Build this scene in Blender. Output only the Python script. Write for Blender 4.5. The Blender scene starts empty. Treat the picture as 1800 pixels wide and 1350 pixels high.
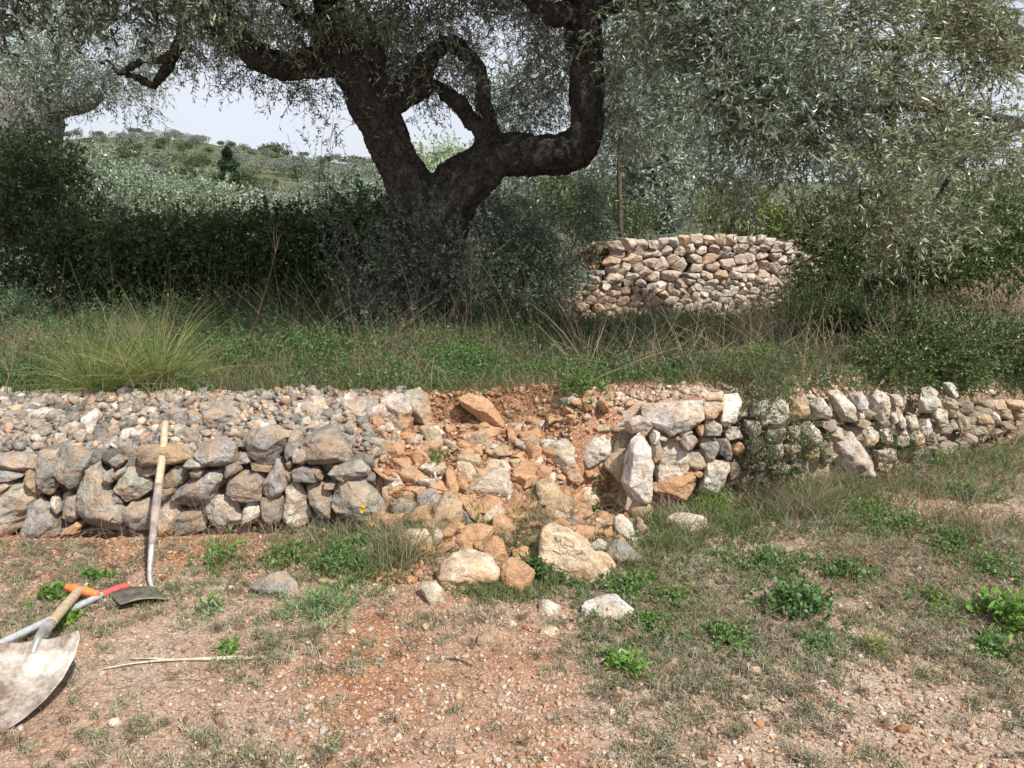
import bpy, bmesh, math, random
import numpy as np
from mathutils import Vector, Matrix
R = math.radians
rng = np.random.default_rng(7)
random.seed(7)
sc = bpy.context.scene
C = sc.collection

# ------------------------------------------------------------ camera, sky, sun
PITCH = R(12.3); F = 1352.0; CAMH = 1.6
cam = bpy.data.objects.new('camera', bpy.data.cameras.new('camera'))
C.objects.link(cam); sc.camera = cam
cam.location = (0, 0, CAMH); cam.rotation_euler = (R(90) - PITCH, 0, 0)
cam.data.lens = 26.0; cam.data.sensor_width = 26.0 * 1800 / F
cam.data.clip_start = 0.05; cam.data.clip_end = 3000

SUN = Vector((0.43, -0.47, 0.80)).normalized()
elev = math.asin(SUN.z); rot = math.atan2(SUN.x, SUN.y)
sun = bpy.data.objects.new('sun', bpy.data.lights.new('sun', 'SUN'))
C.objects.link(sun)
sun.data.energy = 4.9; sun.data.angle = R(0.9); sun.data.color = (1.0, 0.95, 0.86)
sun.rotation_euler = SUN.to_track_quat('Z', 'Y').to_euler()

w = bpy.data.worlds.new('World'); sc.world = w; w.use_nodes = True
nt = w.node_tree; N = nt.nodes; L = nt.links
bg = N['Background']
sky = N.new('ShaderNodeTexSky'); sky.sky_type = 'NISHITA'; sky.sun_disc = False
sky.sun_elevation = elev; sky.sun_rotation = rot
sky.air_density = 1.0; sky.dust_density = 2.0
tc = N.new('ShaderNodeTexCoord'); mp = N.new('ShaderNodeMapping')
mp.inputs['Scale'].default_value = (1.0, 1.0, 3.2)
cn = N.new('ShaderNodeTexNoise'); cn.inputs['Scale'].default_value = 2.2
cn.inputs['Detail'].default_value = 7; cn.inputs['Roughness'].default_value = 0.55
cr = N.new('ShaderNodeValToRGB')
cr.color_ramp.elements[0].position = 0.30; cr.color_ramp.elements[1].position = 0.62
cr.color_ramp.elements[0].color = (0.86, 0.86, 0.86, 1); cr.color_ramp.elements[1].color = (0.97, 0.97, 0.97, 1)
mx = N.new('ShaderNodeMix'); mx.data_type = 'RGBA'
mx.inputs['B'].default_value = (9.5, 10.1, 11.2, 1)
L.new(tc.outputs['Generated'], mp.inputs['Vector']); L.new(mp.outputs['Vector'], cn.inputs['Vector'])
L.new(cn.outputs['Fac'], cr.inputs['Fac']); L.new(cr.outputs['Color'], mx.inputs['Factor'])
L.new(sky.outputs['Color'], mx.inputs['A']); L.new(mx.outputs['Result'], bg.inputs['Color'])
bg.inputs['Strength'].default_value = 0.070

sc.view_settings.view_transform = 'Standard'; sc.view_settings.look = 'None'
sc.view_settings.exposure = 0.33; sc.view_settings.gamma = 1.0
sc.view_settings.use_curve_mapping = False

# ------------------------------------------------------------ projection helpers (photo pixel -> place)
cp, sp = math.cos(PITCH), math.sin(PITCH)
def ray(px, py):
    u = (px - 900) / F; v = (675 - py) / F
    return np.array([u, cp + v * sp, -sp + v * cp])
def W(px, py, Y):
    d = ray(px, py); d = d * (Y / d[1])
    return np.array([d[0], d[1], CAMH + d[2]])
def mpp(px, py, Y):               # metres per photo pixel at distance Y
    d = ray(px, py); return (Y / d[1]) / F

# ------------------------------------------------------------ numpy noise
def _h(ix, iy, iz):
    n = (ix * 374761393 + iy * 668265263 + iz * 2147483647 * 3) & 0xffffffff
    n = ((n ^ (n >> 13)) * 1274126177) & 0xffffffff
    n = ((n ^ (n >> 16)) * 2246822519) & 0xffffffff
    return ((n ^ (n >> 15)) & 0xffff) / 32767.5 - 1.0
def vnoise(p):
    p = np.asarray(p, float); i = np.floor(p).astype(np.int64); f = p - i
    f = f * f * (3 - 2 * f); x, y, z = i[:, 0], i[:, 1], i[:, 2]; fx, fy, fz = f[:, 0], f[:, 1], f[:, 2]
    def l(a, b, t): return a + (b - a) * t
    return l(l(l(_h(x, y, z), _h(x+1, y, z), fx), l(_h(x, y+1, z), _h(x+1, y+1, z), fx), fy),
             l(l(_h(x, y, z+1), _h(x+1, y, z+1), fx), l(_h(x, y+1, z+1), _h(x+1, y+1, z+1), fx), fy), fz)
def fbm(p, o=3, g=0.5):
    s = 0; a = 1.0; t = 0
    for k in range(o):
        s = s + a * vnoise(np.asarray(p) * (2.03 ** k) + 17.3 * k); t += a; a *= g
    return s / t
def sstep(a, b, x):
    t = np.clip((x - a) / (b - a), 0, 1); return t * t * (3 - 2 * t)

# ------------------------------------------------------------ object helpers
def tag(o, label=None, cat=None, group=None, kind=None):
    if label: o['label'] = label
    if cat: o['category'] = cat
    if group: o['group'] = group
    if kind: o['kind'] = kind
    return o
def empty(name, loc, label=None, cat=None, group=None):
    o = bpy.data.objects.new(name, None); C.objects.link(o); o.location = tuple(loc)
    o.empty_display_size = 0.1
    return tag(o, label, cat, group)
def mesh(name, V, faces, mat, parent=None, loc=None, tint=None, smooth=True, mats=None, midx=None):
    """faces: list of int arrays (M,k); V world coordinates, stored relative to loc"""
    V = np.asarray(V, np.float32)
    if isinstance(faces, np.ndarray): faces = [faces]
    if loc is None: loc = (0, 0, 0)
    Vl = V - np.asarray(loc, np.float32)
    me = bpy.data.meshes.new(name)
    me.vertices.add(len(Vl)); me.vertices.foreach_set('co', Vl.ravel())
    nl = sum(f.size for f in faces); npoly = sum(len(f) for f in faces)
    me.loops.add(nl); me.polygons.add(npoly)
    me.loops.foreach_set('vertex_index', np.concatenate([f.ravel() for f in faces]).astype(np.int32))
    tot = np.concatenate([np.full(len(f), f.shape[1]) for f in faces])
    st = np.concatenate([[0], np.cumsum(tot)[:-1]])
    me.polygons.foreach_set('loop_start', st.astype(np.int32))
    me.polygons.foreach_set('loop_total', tot.astype(np.int32))
    if smooth: me.polygons.foreach_set('use_smooth', np.ones(npoly, bool))
    me.materials.append(mat)
    if mats:
        for m in mats: me.materials.append(m)
        me.polygons.foreach_set('material_index', np.asarray(midx, np.int32))
    me.update(calc_edges=True)
    if tint is not None:
        a = me.attributes.new('tint', 'FLOAT_COLOR', 'POINT')
        t = np.ones((len(Vl), 4), np.float32); t[:, :tint.shape[1]] = tint
        a.data.foreach_set('color', t.ravel())
    o = bpy.data.objects.new(name, me); C.objects.link(o)
    if parent is not None:
        o.parent = parent
        o.location = tuple(np.asarray(loc) - np.asarray(parent.location))
    else:
        o.location = tuple(loc)
    return o

class Geo:                                        # collects shapes for ONE mesh
    def __init__(s): s.V = []; s.Fc = []; s.T = []; s.n = 0
    def add(s, V, Fa, T=None):
        V = np.asarray(V); s.V.append(V)
        for f in (Fa if isinstance(Fa, list) else [Fa]): s.Fc.append(f + s.n)
        s.T.append(np.ones((len(V), 3)) if T is None else (np.tile(T, (len(V), 1)) if np.ndim(T) == 1 else T))
        s.n += len(V); return s
    def build(s, name, mat, **k):
        V = np.concatenate(s.V); T = np.concatenate(s.T)
        by = {}
        for f in s.Fc: by.setdefault(f.shape[1], []).append(f)
        return mesh(name, V, [np.concatenate(v) for v in by.values()], mat, tint=T, **k)

# ------------------------------------------------------------ materials
def newmat(name):
    m = bpy.data.materials.new(name); m.use_nodes = True
    return m, m.node_tree.nodes, m.node_tree.links, m.node_tree.nodes['Principled BSDF']
def noise(N, L, vec, scale, det=4, rough=0.6):
    n = N.new('ShaderNodeTexNoise'); n.inputs['Scale'].default_value = scale
    n.inputs['Detail'].default_value = det; n.inputs['Roughness'].default_value = rough
    L.new(vec, n.inputs['Vector']); return n.outputs['Fac']
def ramp(N, L, fac, stops):
    r = N.new('ShaderNodeValToRGB'); e = r.color_ramp.elements
    while len(e) < len(stops): e.new(0.5)
    for el, (p, c) in zip(e, stops):
        el.position = p; el.color = (c if len(c) == 4 else (*c, 1)) if not isinstance(c, float) else (c, c, c, 1)
    L.new(fac, r.inputs['Fac']); return r.outputs['Color']
def mixc(N, L, a, b, fac, mode='MIX'):
    m = N.new('ShaderNodeMix'); m.data_type = 'RGBA'; m.blend_type = mode
    for s, v in (('A', a), ('B', b), ('Factor', fac)):
        if isinstance(v, (tuple, list)): m.inputs[s].default_value = (*v, 1) if len(v) == 3 else v
        elif isinstance(v, (int, float)): m.inputs[s].default_value = v
        else: L.new(v, m.inputs[s])
    return m.outputs['Result']
def mth(N, L, op, a, b=None, clamp=False):
    m = N.new('ShaderNodeMath'); m.operation = op; m.use_clamp = clamp
    for i, v in enumerate((a, b)):
        if v is None: continue
        if isinstance(v, (int, float)): m.inputs[i].default_value = v
        else: L.new(v, m.inputs[i])
    return m.outputs[0]
def bump(N, L, b, h, strength, dist, prev=None):
    n = N.new('ShaderNodeBump'); n.inputs['Strength'].default_value = strength
    n.inputs['Distance'].default_value = dist; L.new(h, n.inputs['Height'])
    if prev is not None: L.new(prev, n.inputs['Normal'])
    if b is not None: L.new(n.outputs['Normal'], b.inputs['Normal'])
    return n.outputs['Normal']

def rock_mat(name, attr, lichen=.75):
    m, N, L, b = newmat(name)
    tc = N.new('ShaderNodeTexCoord'); oi = N.new('ShaderNodeObjectInfo')
    va = N.new('ShaderNodeVectorMath'); va.operation = 'ADD'
    mu = mth(N, L, 'MULTIPLY', oi.outputs['Random'], 40.0)
    L.new(tc.outputs['Object'], va.inputs[0]); L.new(mu, va.inputs[1])
    v = va.outputs[0]
    if attr:
        at = N.new('ShaderNodeAttribute'); at.attribute_name = 'tint'; col = at.outputs['Color']; stain = 0.0
    else:
        col = oi.outputs['Color']; stain = oi.outputs['Alpha']
    big = noise(N, L, v, 7, 5); mid = noise(N, L, v, 26, 5, .7); fine = noise(N, L, v, 120, 3, .7)
    c = mixc(N, L, col, ramp(N, L, big, [(.3, .58), (.5, 1.0), (.7, 1.3)]), 1.0, 'MULTIPLY')
    c = mixc(N, L, c, ramp(N, L, mid, [(.32, .5), (.5, 1.0), (.7, 1.25)]), .9, 'MULTIPLY')
    c = mixc(N, L, c, ramp(N, L, fine, [(.35, .72), (.55, 1.0), (.75, 1.2)]), .7, 'MULTIPLY')
    # dark lichen blotches
    li = noise(N, L, v, 15, 6, .75)
    c = mixc(N, L, c, (.07, .072, .068), mth(N, L, 'MULTIPLY', ramp(N, L, li, [(.56, 0.0), (.68, lichen)]), 1.0))
    if not attr:
        sx = N.new('ShaderNodeSeparateXYZ'); L.new(tc.outputs['Generated'], sx.inputs[0])
        s = mth(N, L, 'SUBTRACT', 1.0, sx.outputs[2]); s = mth(N, L, 'MULTIPLY', s, .8)
        s = mth(N, L, 'ADD', s, mth(N, L, 'MULTIPLY', noise(N, L, v, 8, 4), 1.3))
        s = mth(N, L, 'ADD', s, mth(N, L, 'MULTIPLY', stain, 1.0))
        f = ramp(N, L, mth(N, L, 'MULTIPLY', s, .5), [(.72, 0.0), (.90, 1.0)])
        oc = mixc(N, L, (.48, .25, .13), (.64, .43, .27), big)
        c = mixc(N, L, c, oc, mth(N, L, 'MULTIPLY', f, .75))
        f2 = mth(N, L, 'MULTIPLY', ramp(N, L, noise(N, L, v, 10, 4), [(.45, 0.0), (.6, 1.0)]), .45)
        c = mixc(N, L, c, (.52, .33, .19), f2)
    c = mixc(N, L, c, (1.14, 1.13, 1.12), 1.0, 'MULTIPLY')
    L.new(c, b.inputs['Base Color']); b.inputs['Roughness'].default_value = .93
    b.inputs['Specular IOR Level'].default_value = .25
    vo = N.new('ShaderNodeTexVoronoi'); vo.feature = 'DISTANCE_TO_EDGE'; vo.inputs['Scale'].default_value = 14
    wv = N.new('ShaderNodeVectorMath'); wv.operation = 'ADD'
    nn = N.new('ShaderNodeTexNoise'); nn.inputs['Scale'].default_value = 9; L.new(v, nn.inputs['Vector'])
    L.new(v, wv.inputs[0]); L.new(nn.outputs['Color'], wv.inputs[1]); L.new(wv.outputs[0], vo.inputs['Vector'])
    crk = ramp(N, L, vo.outputs['Distance'], [(0.0, 0.0), (.05, 1.0)])
    n1 = bump(N, L, None, crk, .35, .004)
    n2 = bump(N, L, None, mid, 1.0, .028, n1)
    bump(N, L, b, fine, 1.0, .010, n2)
    return m
M_ROCK = rock_mat('limestone', False); M_RUB = rock_mat('limestone_rubble', True, .3); M_PEB = rock_mat('gravel_stone', True, 0.0)

def leaf_mat(name, base, back=None, trans=.25, rough=.5, spec=.5):
    m, N, L, b = newmat(name)
    at = N.new('ShaderNodeAttribute'); at.attribute_name = 'tint'
    c = mixc(N, L, base, at.outputs['Color'], 1.0, 'MULTIPLY')
    if back:
        g = N.new('ShaderNodeNewGeometry')
        c2 = mixc(N, L, back, at.outputs['Color'], .6, 'MULTIPLY')
        c = mixc(N, L, c, c2, g.outputs['Backfacing'])
    L.new(c, b.inputs['Base Color']); b.inputs['Roughness'].default_value = rough
    b.inputs['Specular IOR Level'].default_value = spec
    t = N.new('ShaderNodeBsdfTranslucent'); L.new(c, t.inputs['Color'])
    ms = N.new('ShaderNodeMixShader'); ms.inputs[0].default_value = trans
    L.new(b.outputs[0], ms.inputs[1]); L.new(t.outputs[0], ms.inputs[2])
    L.new(ms.outputs[0], N['Material Output'].inputs['Surface'])
    return m
M_OLIVE = leaf_mat('olive_leaf', (.085, .112, .070), (.30, .34, .285), .30, .36, .6)
M_LEAF = leaf_mat('shrub_leaf', (.060, .095, .032), (.09, .12, .05), .25, .42, .5)
M_GRASS = leaf_mat('grass_blade', (.120, .155, .072), None, .3, .55, .3)
M_DRY = leaf_mat('dry_stalk', (.36, .30, .22), None, .1, .85, .1)
M_HERB = leaf_mat('herb_leaf', (.105, .165, .060), (.15, .21, .10), .3, .45, .4)

def bark_mat(name, c1, c2, s=1.0):
    m, N, L, b = newmat(name)
    tc = N.new('ShaderNodeTexCoord'); v = tc.outputs['Object']
    big = noise(N, L, v, 5, 5); mid = noise(N, L, v, 24, 6, .75); fine = noise(N, L, v, 90, 4, .7)
    vo = N.new('ShaderNodeTexVoronoi'); vo.feature = 'DISTANCE_TO_EDGE'; vo.inputs['Scale'].default_value = 22
    mpn = N.new('ShaderNodeMapping'); mpn.inputs['Scale'].default_value = (1.4, 1.4, .35)
    wv = N.new('ShaderNodeVectorMath'); wv.operation = 'ADD'
    nn = N.new('ShaderNodeTexNoise'); nn.inputs['Scale'].default_value = 5; L.new(v, nn.inputs['Vector'])
    L.new(v, wv.inputs[0]); L.new(nn.outputs['Color'], wv.inputs[1]); L.new(wv.outputs[0], mpn.inputs[0])
    L.new(mpn.outputs[0], vo.inputs['Vector'])
    c = mixc(N, L, c1, c2, ramp(N, L, mid, [(.35, 0.0), (.65, 1.0)]))
    c = mixc(N, L, c, ramp(N, L, big, [(.3, .6), (.7, 1.25)]), 1.0, 'MULTIPLY')
    c = mixc(N, L, c, ramp(N, L, fine, [(.3, .6), (.7, 1.2)]), .8, 'MULTIPLY')
    L.new(c, b.inputs['Base Color']); b.inputs['Roughness'].default_value = .95
    b.inputs['Specular IOR Level'].default_value = .15
    n1 = bump(N, L, None, ramp(N, L, vo.outputs['Distance'], [(0.0, 0.0), (.18, 1.0)]), 1.0, .035 * s)
    n2 = bump(N, L, None, mid, .9, .02 * s, n1); bump(N, L, b, fine, .6, .006 * s, n2)
    return m
M_BARK = bark_mat('olive_bark', (.045, .041, .037), (.165, .152, .137))
M_PALEBARK = bark_mat('pale_bark', (.36, .345, .32), (.62, .60, .56))
M_TWIG = bark_mat('twig_bark', (.13, .105, .08), (.22, .185, .14), .2)

# ground: tint = zone weights  (r = bare orange soil, deepened to paint shade under the left wall, g = leaf litter under plants, b = far hillside)
m, N, L, b = newmat('ground_soil'); M_GROUND = m
at = N.new('ShaderNodeAttribute'); at.attribute_name = 'tint'
sx = N.new('ShaderNodeSeparateColor'); L.new(at.outputs['Color'], sx.inputs[0])
g = N.new('ShaderNodeNewGeometry'); v = g.outputs['Position']
big = noise(N, L, v, 1.3, 5); mid = noise(N, L, v, 9, 6, .7); fine = noise(N, L, v, 70, 5, .75)
soil = mixc(N, L, ramp(N, L, mid, [(.28, (.22, .138, .095)), (.5, (.39, .26, .185)), (.7, (.54, .40, .31))]),
            ramp(N, L, mid, [(.28, (.18, .075, .036)), (.5, (.35, .165, .088)), (.7, (.48, .28, .17))]), sx.outputs[0])
grey = ramp(N, L, fine, [(.3, (.19, .155, .125)), (.5, (.38, .31, .25)), (.72, (.58, .49, .41))])
sg = ramp(N, L, big, [(.40, 0.0), (.60, .85)])
c = mixc(N, L, soil, grey, mth(N, L, 'MULTIPLY', sg, mth(N, L, 'SUBTRACT', 1.0, sx.outputs[0], True)))
lit = ramp(N, L, fine, [(.3, (.05, .038, .025)), (.55, (.13, .10, .06)), (.75, (.26, .21, .14))])
c = mixc(N, L, c, lit, sx.outputs[1])
farc = ramp(N, L, noise(N, L, v, .12, 7, .7), [(.35, (.05, .062, .036)), (.5, (.085, .095, .055)), (.64, (.13, .125, .08)), (.78, (.24, .19, .13))])
c = mixc(N, L, c, farc, sx.outputs[2])
c = mixc(N, L, c, ramp(N, L, fine, [(.3, .7), (.5, 1.0), (.7, 1.2)]), .6, 'MULTIPLY')
vo = N.new('ShaderNodeTexVoronoi'); vo.inputs['Scale'].default_value = 75; L.new(v, vo.inputs['Vector'])
pc = mixc(N, L, c, ramp(N, L, vo.outputs['Color'], [(.0, (.40, .24, .15)), (.5, (.58, .42, .31)), (1.0, (.66, .58, .50))]),
          mth(N, L, 'MULTIPLY', ramp(N, L, vo.outputs['Distance'], [(.25, .8), (.45, 0.0)]), mth(N, L, 'SUBTRACT', 1.0, mth(N, L, 'ADD', sx.outputs[1], sx.outputs[2], True), True)))
L.new(pc, b.inputs['Base Color']); b.inputs['Roughness'].default_value = .97; b.inputs['Specular IOR Level'].default_value = .1
n1 = bump(N, L, None, ramp(N, L, vo.outputs['Distance'], [(.0, 1.0), (.45, 0.0)]), .6, .006)
n2 = bump(N, L, None, mid, .6, .03, n1); bump(N, L, b, fine, .8, .012, n2)

def plain_mat(name, c1, c2, scale=20, rough=.6, metal=0.0, bumpd=.001, stretch=(1, 1, 1)):
    m, N, L, b = newmat(name)
    tc = N.new('ShaderNodeTexCoord'); mpn = N.new('ShaderNodeMapping'); mpn.inputs['Scale'].default_value = stretch
    L.new(tc.outputs['Object'], mpn.inputs[0]); v = mpn.outputs[0]
    a = noise(N, L, v, scale, 6, .7); f = noise(N, L, v, scale * 6, 4, .7)
    c = mixc(N, L, c1, c2, ramp(N, L, a, [(.38, 0.0), (.62, 1.0)]))
    c = mixc(N, L, c, ramp(N, L, f, [(.3, .75), (.7, 1.1)]), .6, 'MULTIPLY')
    L.new(c, b.inputs['Base Color']); b.inputs['Metallic'].default_value = metal
    L.new(ramp(N, L, a, [(.3, max(rough - .15, 0.02)), (.7, min(rough + .2, 1.0))]), b.inputs['Roughness'])
    bump(N, L, b, f, .4, bumpd); return m

# ------------------------------------------------------------ terrain
def Yw(x):
    x = np.asarray(x, float)
    return 3.65 + .35 * sstep(-.8, 1.0, x) + .58 * np.log1p(np.exp((x - 1.25) * 6)) / 6
def coll(x): return sstep(-.80, -.52, x) * (1 - sstep(.14, .42, x))
def h1(x):
    return np.interp(x, [-9, -.9, -.3, .5, 1.0, 2.1, 3.7, 6], [.42, .42, .50, .58, .60, .50, .30, .25])
def Yf(x): return 7.35 + .45 * (np.asarray(x, float) - .6)
def ridge(a): return np.interp(a, [-1.2, -.75, -.62, -.47, -.4, -.31, -.19, -.1, .3, 1.2],
                               [.05, .070, .081, .0915, .0905, .077, .067, .065, .045, .03])
def H(x, y, fine=True):
    x = np.asarray(x, float); y = np.asarray(y, float); yw = Yw(x); c = coll(x)
    P = np.stack([x, y, 0 * x], -1).reshape(-1, 3)
    n1 = fbm(P * .9, 3).reshape(x.shape); n2 = fbm(P * 6 + 5, 3).reshape(x.shape)
    low = .02 * n1 + .008 * n2 + .03 * sstep(yw - .45, yw - .10, y) * (1 - .9 * sstep(yw - .08, yw, y)) * (1 - sstep(-.3, 1.4, x)) + .05 * c * sstep(yw - .8, yw, y)
    hh = h1(x)
    s = sstep(yw + .09, yw + .17, y) * (1 - c) + c * sstep(yw - .34, yw + .48, y)
    top = hh * (1 - c) + .43 * c
    z = low * (1 - s) + (top + .015 * n2) * s
    zt = .60 + .03 * n1
    t2 = sstep(yw + .15, yw + .62, y) * (1 - c) + c * sstep(yw + .50, yw + .58, y)
    z = z * (1 - t2) + (zt + .012 * n2) * t2
    r = np.hypot(x, y); a = x / np.maximum(y, 1e-3)
    up = sstep(Yf(x) + .10, Yf(x) + .2, y) * sstep(.15, .75, x) * sstep(-.02, .12, a)
    z = z + .72 * up * (1 - sstep(16, 40, r))
    dn = sstep(9, 20, y) * (1 - .8 * sstep(.0, .3, a))
    z = z - 1.7 * dn
    g = sstep(35, 270, r)
    hill = r * np.interp(a, [-9, 9], [0, 0]) + 270 * ridge(a) * g + 1.2 * g * fbm(P * .03, 3).reshape(x.shape)
    z = z + np.where(y > 5, hill, 0.02 * 0)
    return z
def Hs(x, y): return float(H(np.array([x]), np.array([y]))[0])
def hit(px, py):                                  # terrain point seen at a photo pixel
    d = ray(px, py); Y = np.arange(1.2, 12, .01); t = Y / d[1]
    z = CAMH + d[2] * t; h = H(d[0] * t, Y); k = np.nonzero(z <= h)[0]
    k = k[0] if len(k) else len(Y) - 1
    return np.array([d[0] * t[k], Y[k], h[k]])

def gaxis(lo, hi, step, out, k=1.16):
    a = list(np.arange(lo, hi, step)); s = step; v = a[-1]
    while v < out: s *= k; v += s; a.append(v)
    return np.array(a)
xs = gaxis(0, 4.6, .03, 600, 1.12); xs = np.concatenate([-xs[:0:-1], xs])
ys = np.concatenate([[-60, -30, -15, -8, -4, -2, -.8, 0, .5], np.arange(.9, 5.6, .03), np.arange(5.6, 10, .08), gaxis(10, 10.1, .1, 900, 1.10)])
X, Yg = np.meshgrid(xs, ys); Z = H(X, Yg)
V = np.stack([X.ravel(), Yg.ravel(), Z.ravel()], 1)
nx, ny = len(xs), len(ys); i = np.arange(nx * ny).reshape(ny, nx)
Fq = np.stack([i[:-1, :-1], i[:-1, 1:], i[1:, 1:], i[1:, :-1]], -1).reshape(-1, 4)
c_ = coll(V[:, 0]); yw_ = Yw(V[:, 0])
lit_ = sstep(yw_ + .45 - .33 * sstep(1.3, 2.0, V[:, 0]), yw_ + .9 - .5 * sstep(1.3, 2.0, V[:, 0]), V[:, 1]) * .9
lit_ = np.maximum(lit_, .65 * sstep(2.6, 3.6, V[:, 0]) * sstep(yw_ - 1.2, yw_ - .4, V[:, 1]))
far_ = sstep(14, 35, np.hypot(V[:, 0], V[:, 1])) * (V[:, 1] > 5)
red_ = np.clip(c_ + sstep(yw_ - .55, yw_ - .2, V[:, 1]) * (V[:, 0] < .6) - .05 + 1.3 * fbm(np.stack([V[:, 0] * .9 + 3, V[:, 1] * 1.1, 0 * lit_], 1), 3), 0, 1)  # gap and patches are red earth; the wall foot band paints undercut shade
T = np.stack([red_, lit_, far_], 1)
ground = mesh('ground', V, Fq, M_GROUND, tint=T); ground['kind'] = 'structure'

# ------------------------------------------------------------ stones
def tri_subdiv(V, T):
    e = np.sort(np.concatenate([T[:, [0, 1]], T[:, [1, 2]], T[:, [2, 0]]]), 1)
    u, inv = np.unique(e, axis=0, return_inverse=True); inv = inv.ravel()
    mids = (V[u[:, 0]] + V[u[:, 1]]) / 2; n = len(V); m = len(T)
    a, b_, c = inv[:m] + n, inv[m:2*m] + n, inv[2*m:] + n
    T2 = np.concatenate([np.stack([T[:, 0], a, c], 1), np.stack([a, T[:, 1], b_], 1), np.stack([c, b_, T[:, 2]], 1), np.stack([a, b_, c], 1)])
    return np.concatenate([V, mids]), T2
def lap(V, T, k):
    e = np.concatenate([T[:, [0, 1]], T[:, [1, 2]], T[:, [2, 0]]])
    s = np.zeros_like(V); c = np.zeros(len(V))
    np.add.at(s, e[:, 0], V[e[:, 1]]); np.add.at(c, e[:, 0], 1)
    return V + k * (s / c[:, None] - V)
def vnorm(V, T):
    fn = np.cross(V[T[:, 1]] - V[T[:, 0]], V[T[:, 2]] - V[T[:, 0]]); n = np.zeros_like(V)
    for k in range(3): np.add.at(n, T[:, k], fn)
    return n / (np.linalg.norm(n, axis=1)[:, None] + 1e-12)
def hull(P):
    bm = bmesh.new()
    for p in P: bm.verts.new(p)
    r = bmesh.ops.convex_hull(bm, input=bm.verts[:])
    bmesh.ops.delete(bm, geom=[v for v in bm.verts if not v.link_faces], context='VERTS')
    bmesh.ops.triangulate(bm, faces=bm.faces[:])
    bm.verts.index_update()
    V = np.array([v.co[:] for v in bm.verts]); T = np.array([[v.index for v in f.verts] for f in bm.faces])
    c = V.mean(0); fn = np.cross(V[T[:, 1]] - V[T[:, 0]], V[T[:, 2]] - V[T[:, 0]])
    fl = (fn * (V[T].mean(1) - c)).sum(1) < 0; T[fl] = T[fl][:, ::-1]
    bm.free(); return V, T
def rock(P, size, seed, lev=None, rough=1.0, rounded=.03):
    V, T = hull(P)
    off = np.array([seed * 3.7 % 97, seed * 1.3 % 89, seed * 7.1 % 83])
    if lev is None: lev = 5 if size > .27 else (4 if size > .12 else (3 if size > .05 else 2))
    V, T = tri_subdiv(V, T); V, T = tri_subdiv(V, T)
    if rounded: V = lap(V, T, rounded)
    for k in range(lev - 2): V, T = tri_subdiv(V, T)
    # broken faces: knock flats off the corners, as split limestone has
    rc = np.random.default_rng(seed + 5); c0 = V.mean(0)
    for k in range(6):
        n_ = rc.normal(size=3); n_[1] -= .55; n_ /= np.linalg.norm(n_)
        pr = (V - c0) @ n_; off_ = pr.max() * rc.uniform(.58, .88)
        V = V - n_ * np.maximum(pr - off_, 0)[:, None] * .97
    n = vnorm(V, T); s = max(size, .04)
    d = fbm(V * (2.2 / s) + off, 3) * .030 * s
    r2 = 1 - np.abs(fbm(V * (4.5 / s) + off + 9, 3)) * 2.0
    d = d + np.clip(r2, -1, 1) * .020 * s
    # broken steps: quantised noise gives chipped ledges
    q = fbm(V * np.array([1, 1, 1.8]) * (3.0 / s) + off + 31, 2) * 3
    d = d + (np.floor(q) + sstep(.35, .65, q - np.floor(q))) * .018 * s
    d = d + fbm(V * 38 + off, 2) * .0035 * (s / .2) ** .3
    return V + n * (d * rough)[:, None], T
def stone_pts(poly, Y, thick, rs, slope=0.0, back=.7):
    """outline traced from the photo, set at its distance, given a body in front and behind"""
    poly = np.asarray(poly, float); c = poly.mean(0)
    poly = c + (poly - c) * 1.13
    cx = W(*c, Y); P = []
    for p in poly:
        q = W(p[0], p[1], Y); q[1] += rs.uniform(-.16, .12) * thick; P.append(q)
    C0 = np.mean(P, 0); O = np.array(P)
    for q in O[rs.integers(2)::2] if len(O) > 5 else O:
        s = rs.uniform(.60, .92); r = C0 + (q - C0) * s
        r[1] = C0[1] - thick * rs.uniform(.22, .44); P.append(r)
    for k in range(1):
        a = rs.integers(len(O)); r = C0 + (O[a] - C0) * rs.uniform(.0, .4); r[1] -= thick * rs.uniform(.40, .52); P.append(r)
    for q in O[::2]:
        r = C0 + (q - C0) * rs.uniform(.65, .85); r[1] = C0[1] + thick * back; P.append(r)
    P = np.array(P)
    if slope: P[:, 1] += (P[:, 2] - C0[2]) * slope
    return P, C0
CROP = {'A': (0, 680, 3.993), 'B': (400, 660, 3.993), 'C': (800, 660, 3.993), 'D': (1200, 640, 3.0), 'E': (400, 900, 2.25)}
COLS = {'g': ((.37, .345, .31), 0.0), 'd': ((.25, .225, .20), 0.0), 'w': ((.66, .61, .54), 0.0), 't': ((.46, .36, .25), .25),
        'o': ((.52, .305, .18), .9), 's': ((.54, .49, .42), .5), 'c': ((.62, .50, .37), .55), 'b': ((.30, .24, .18), .3)}
SEED = [100]
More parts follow.
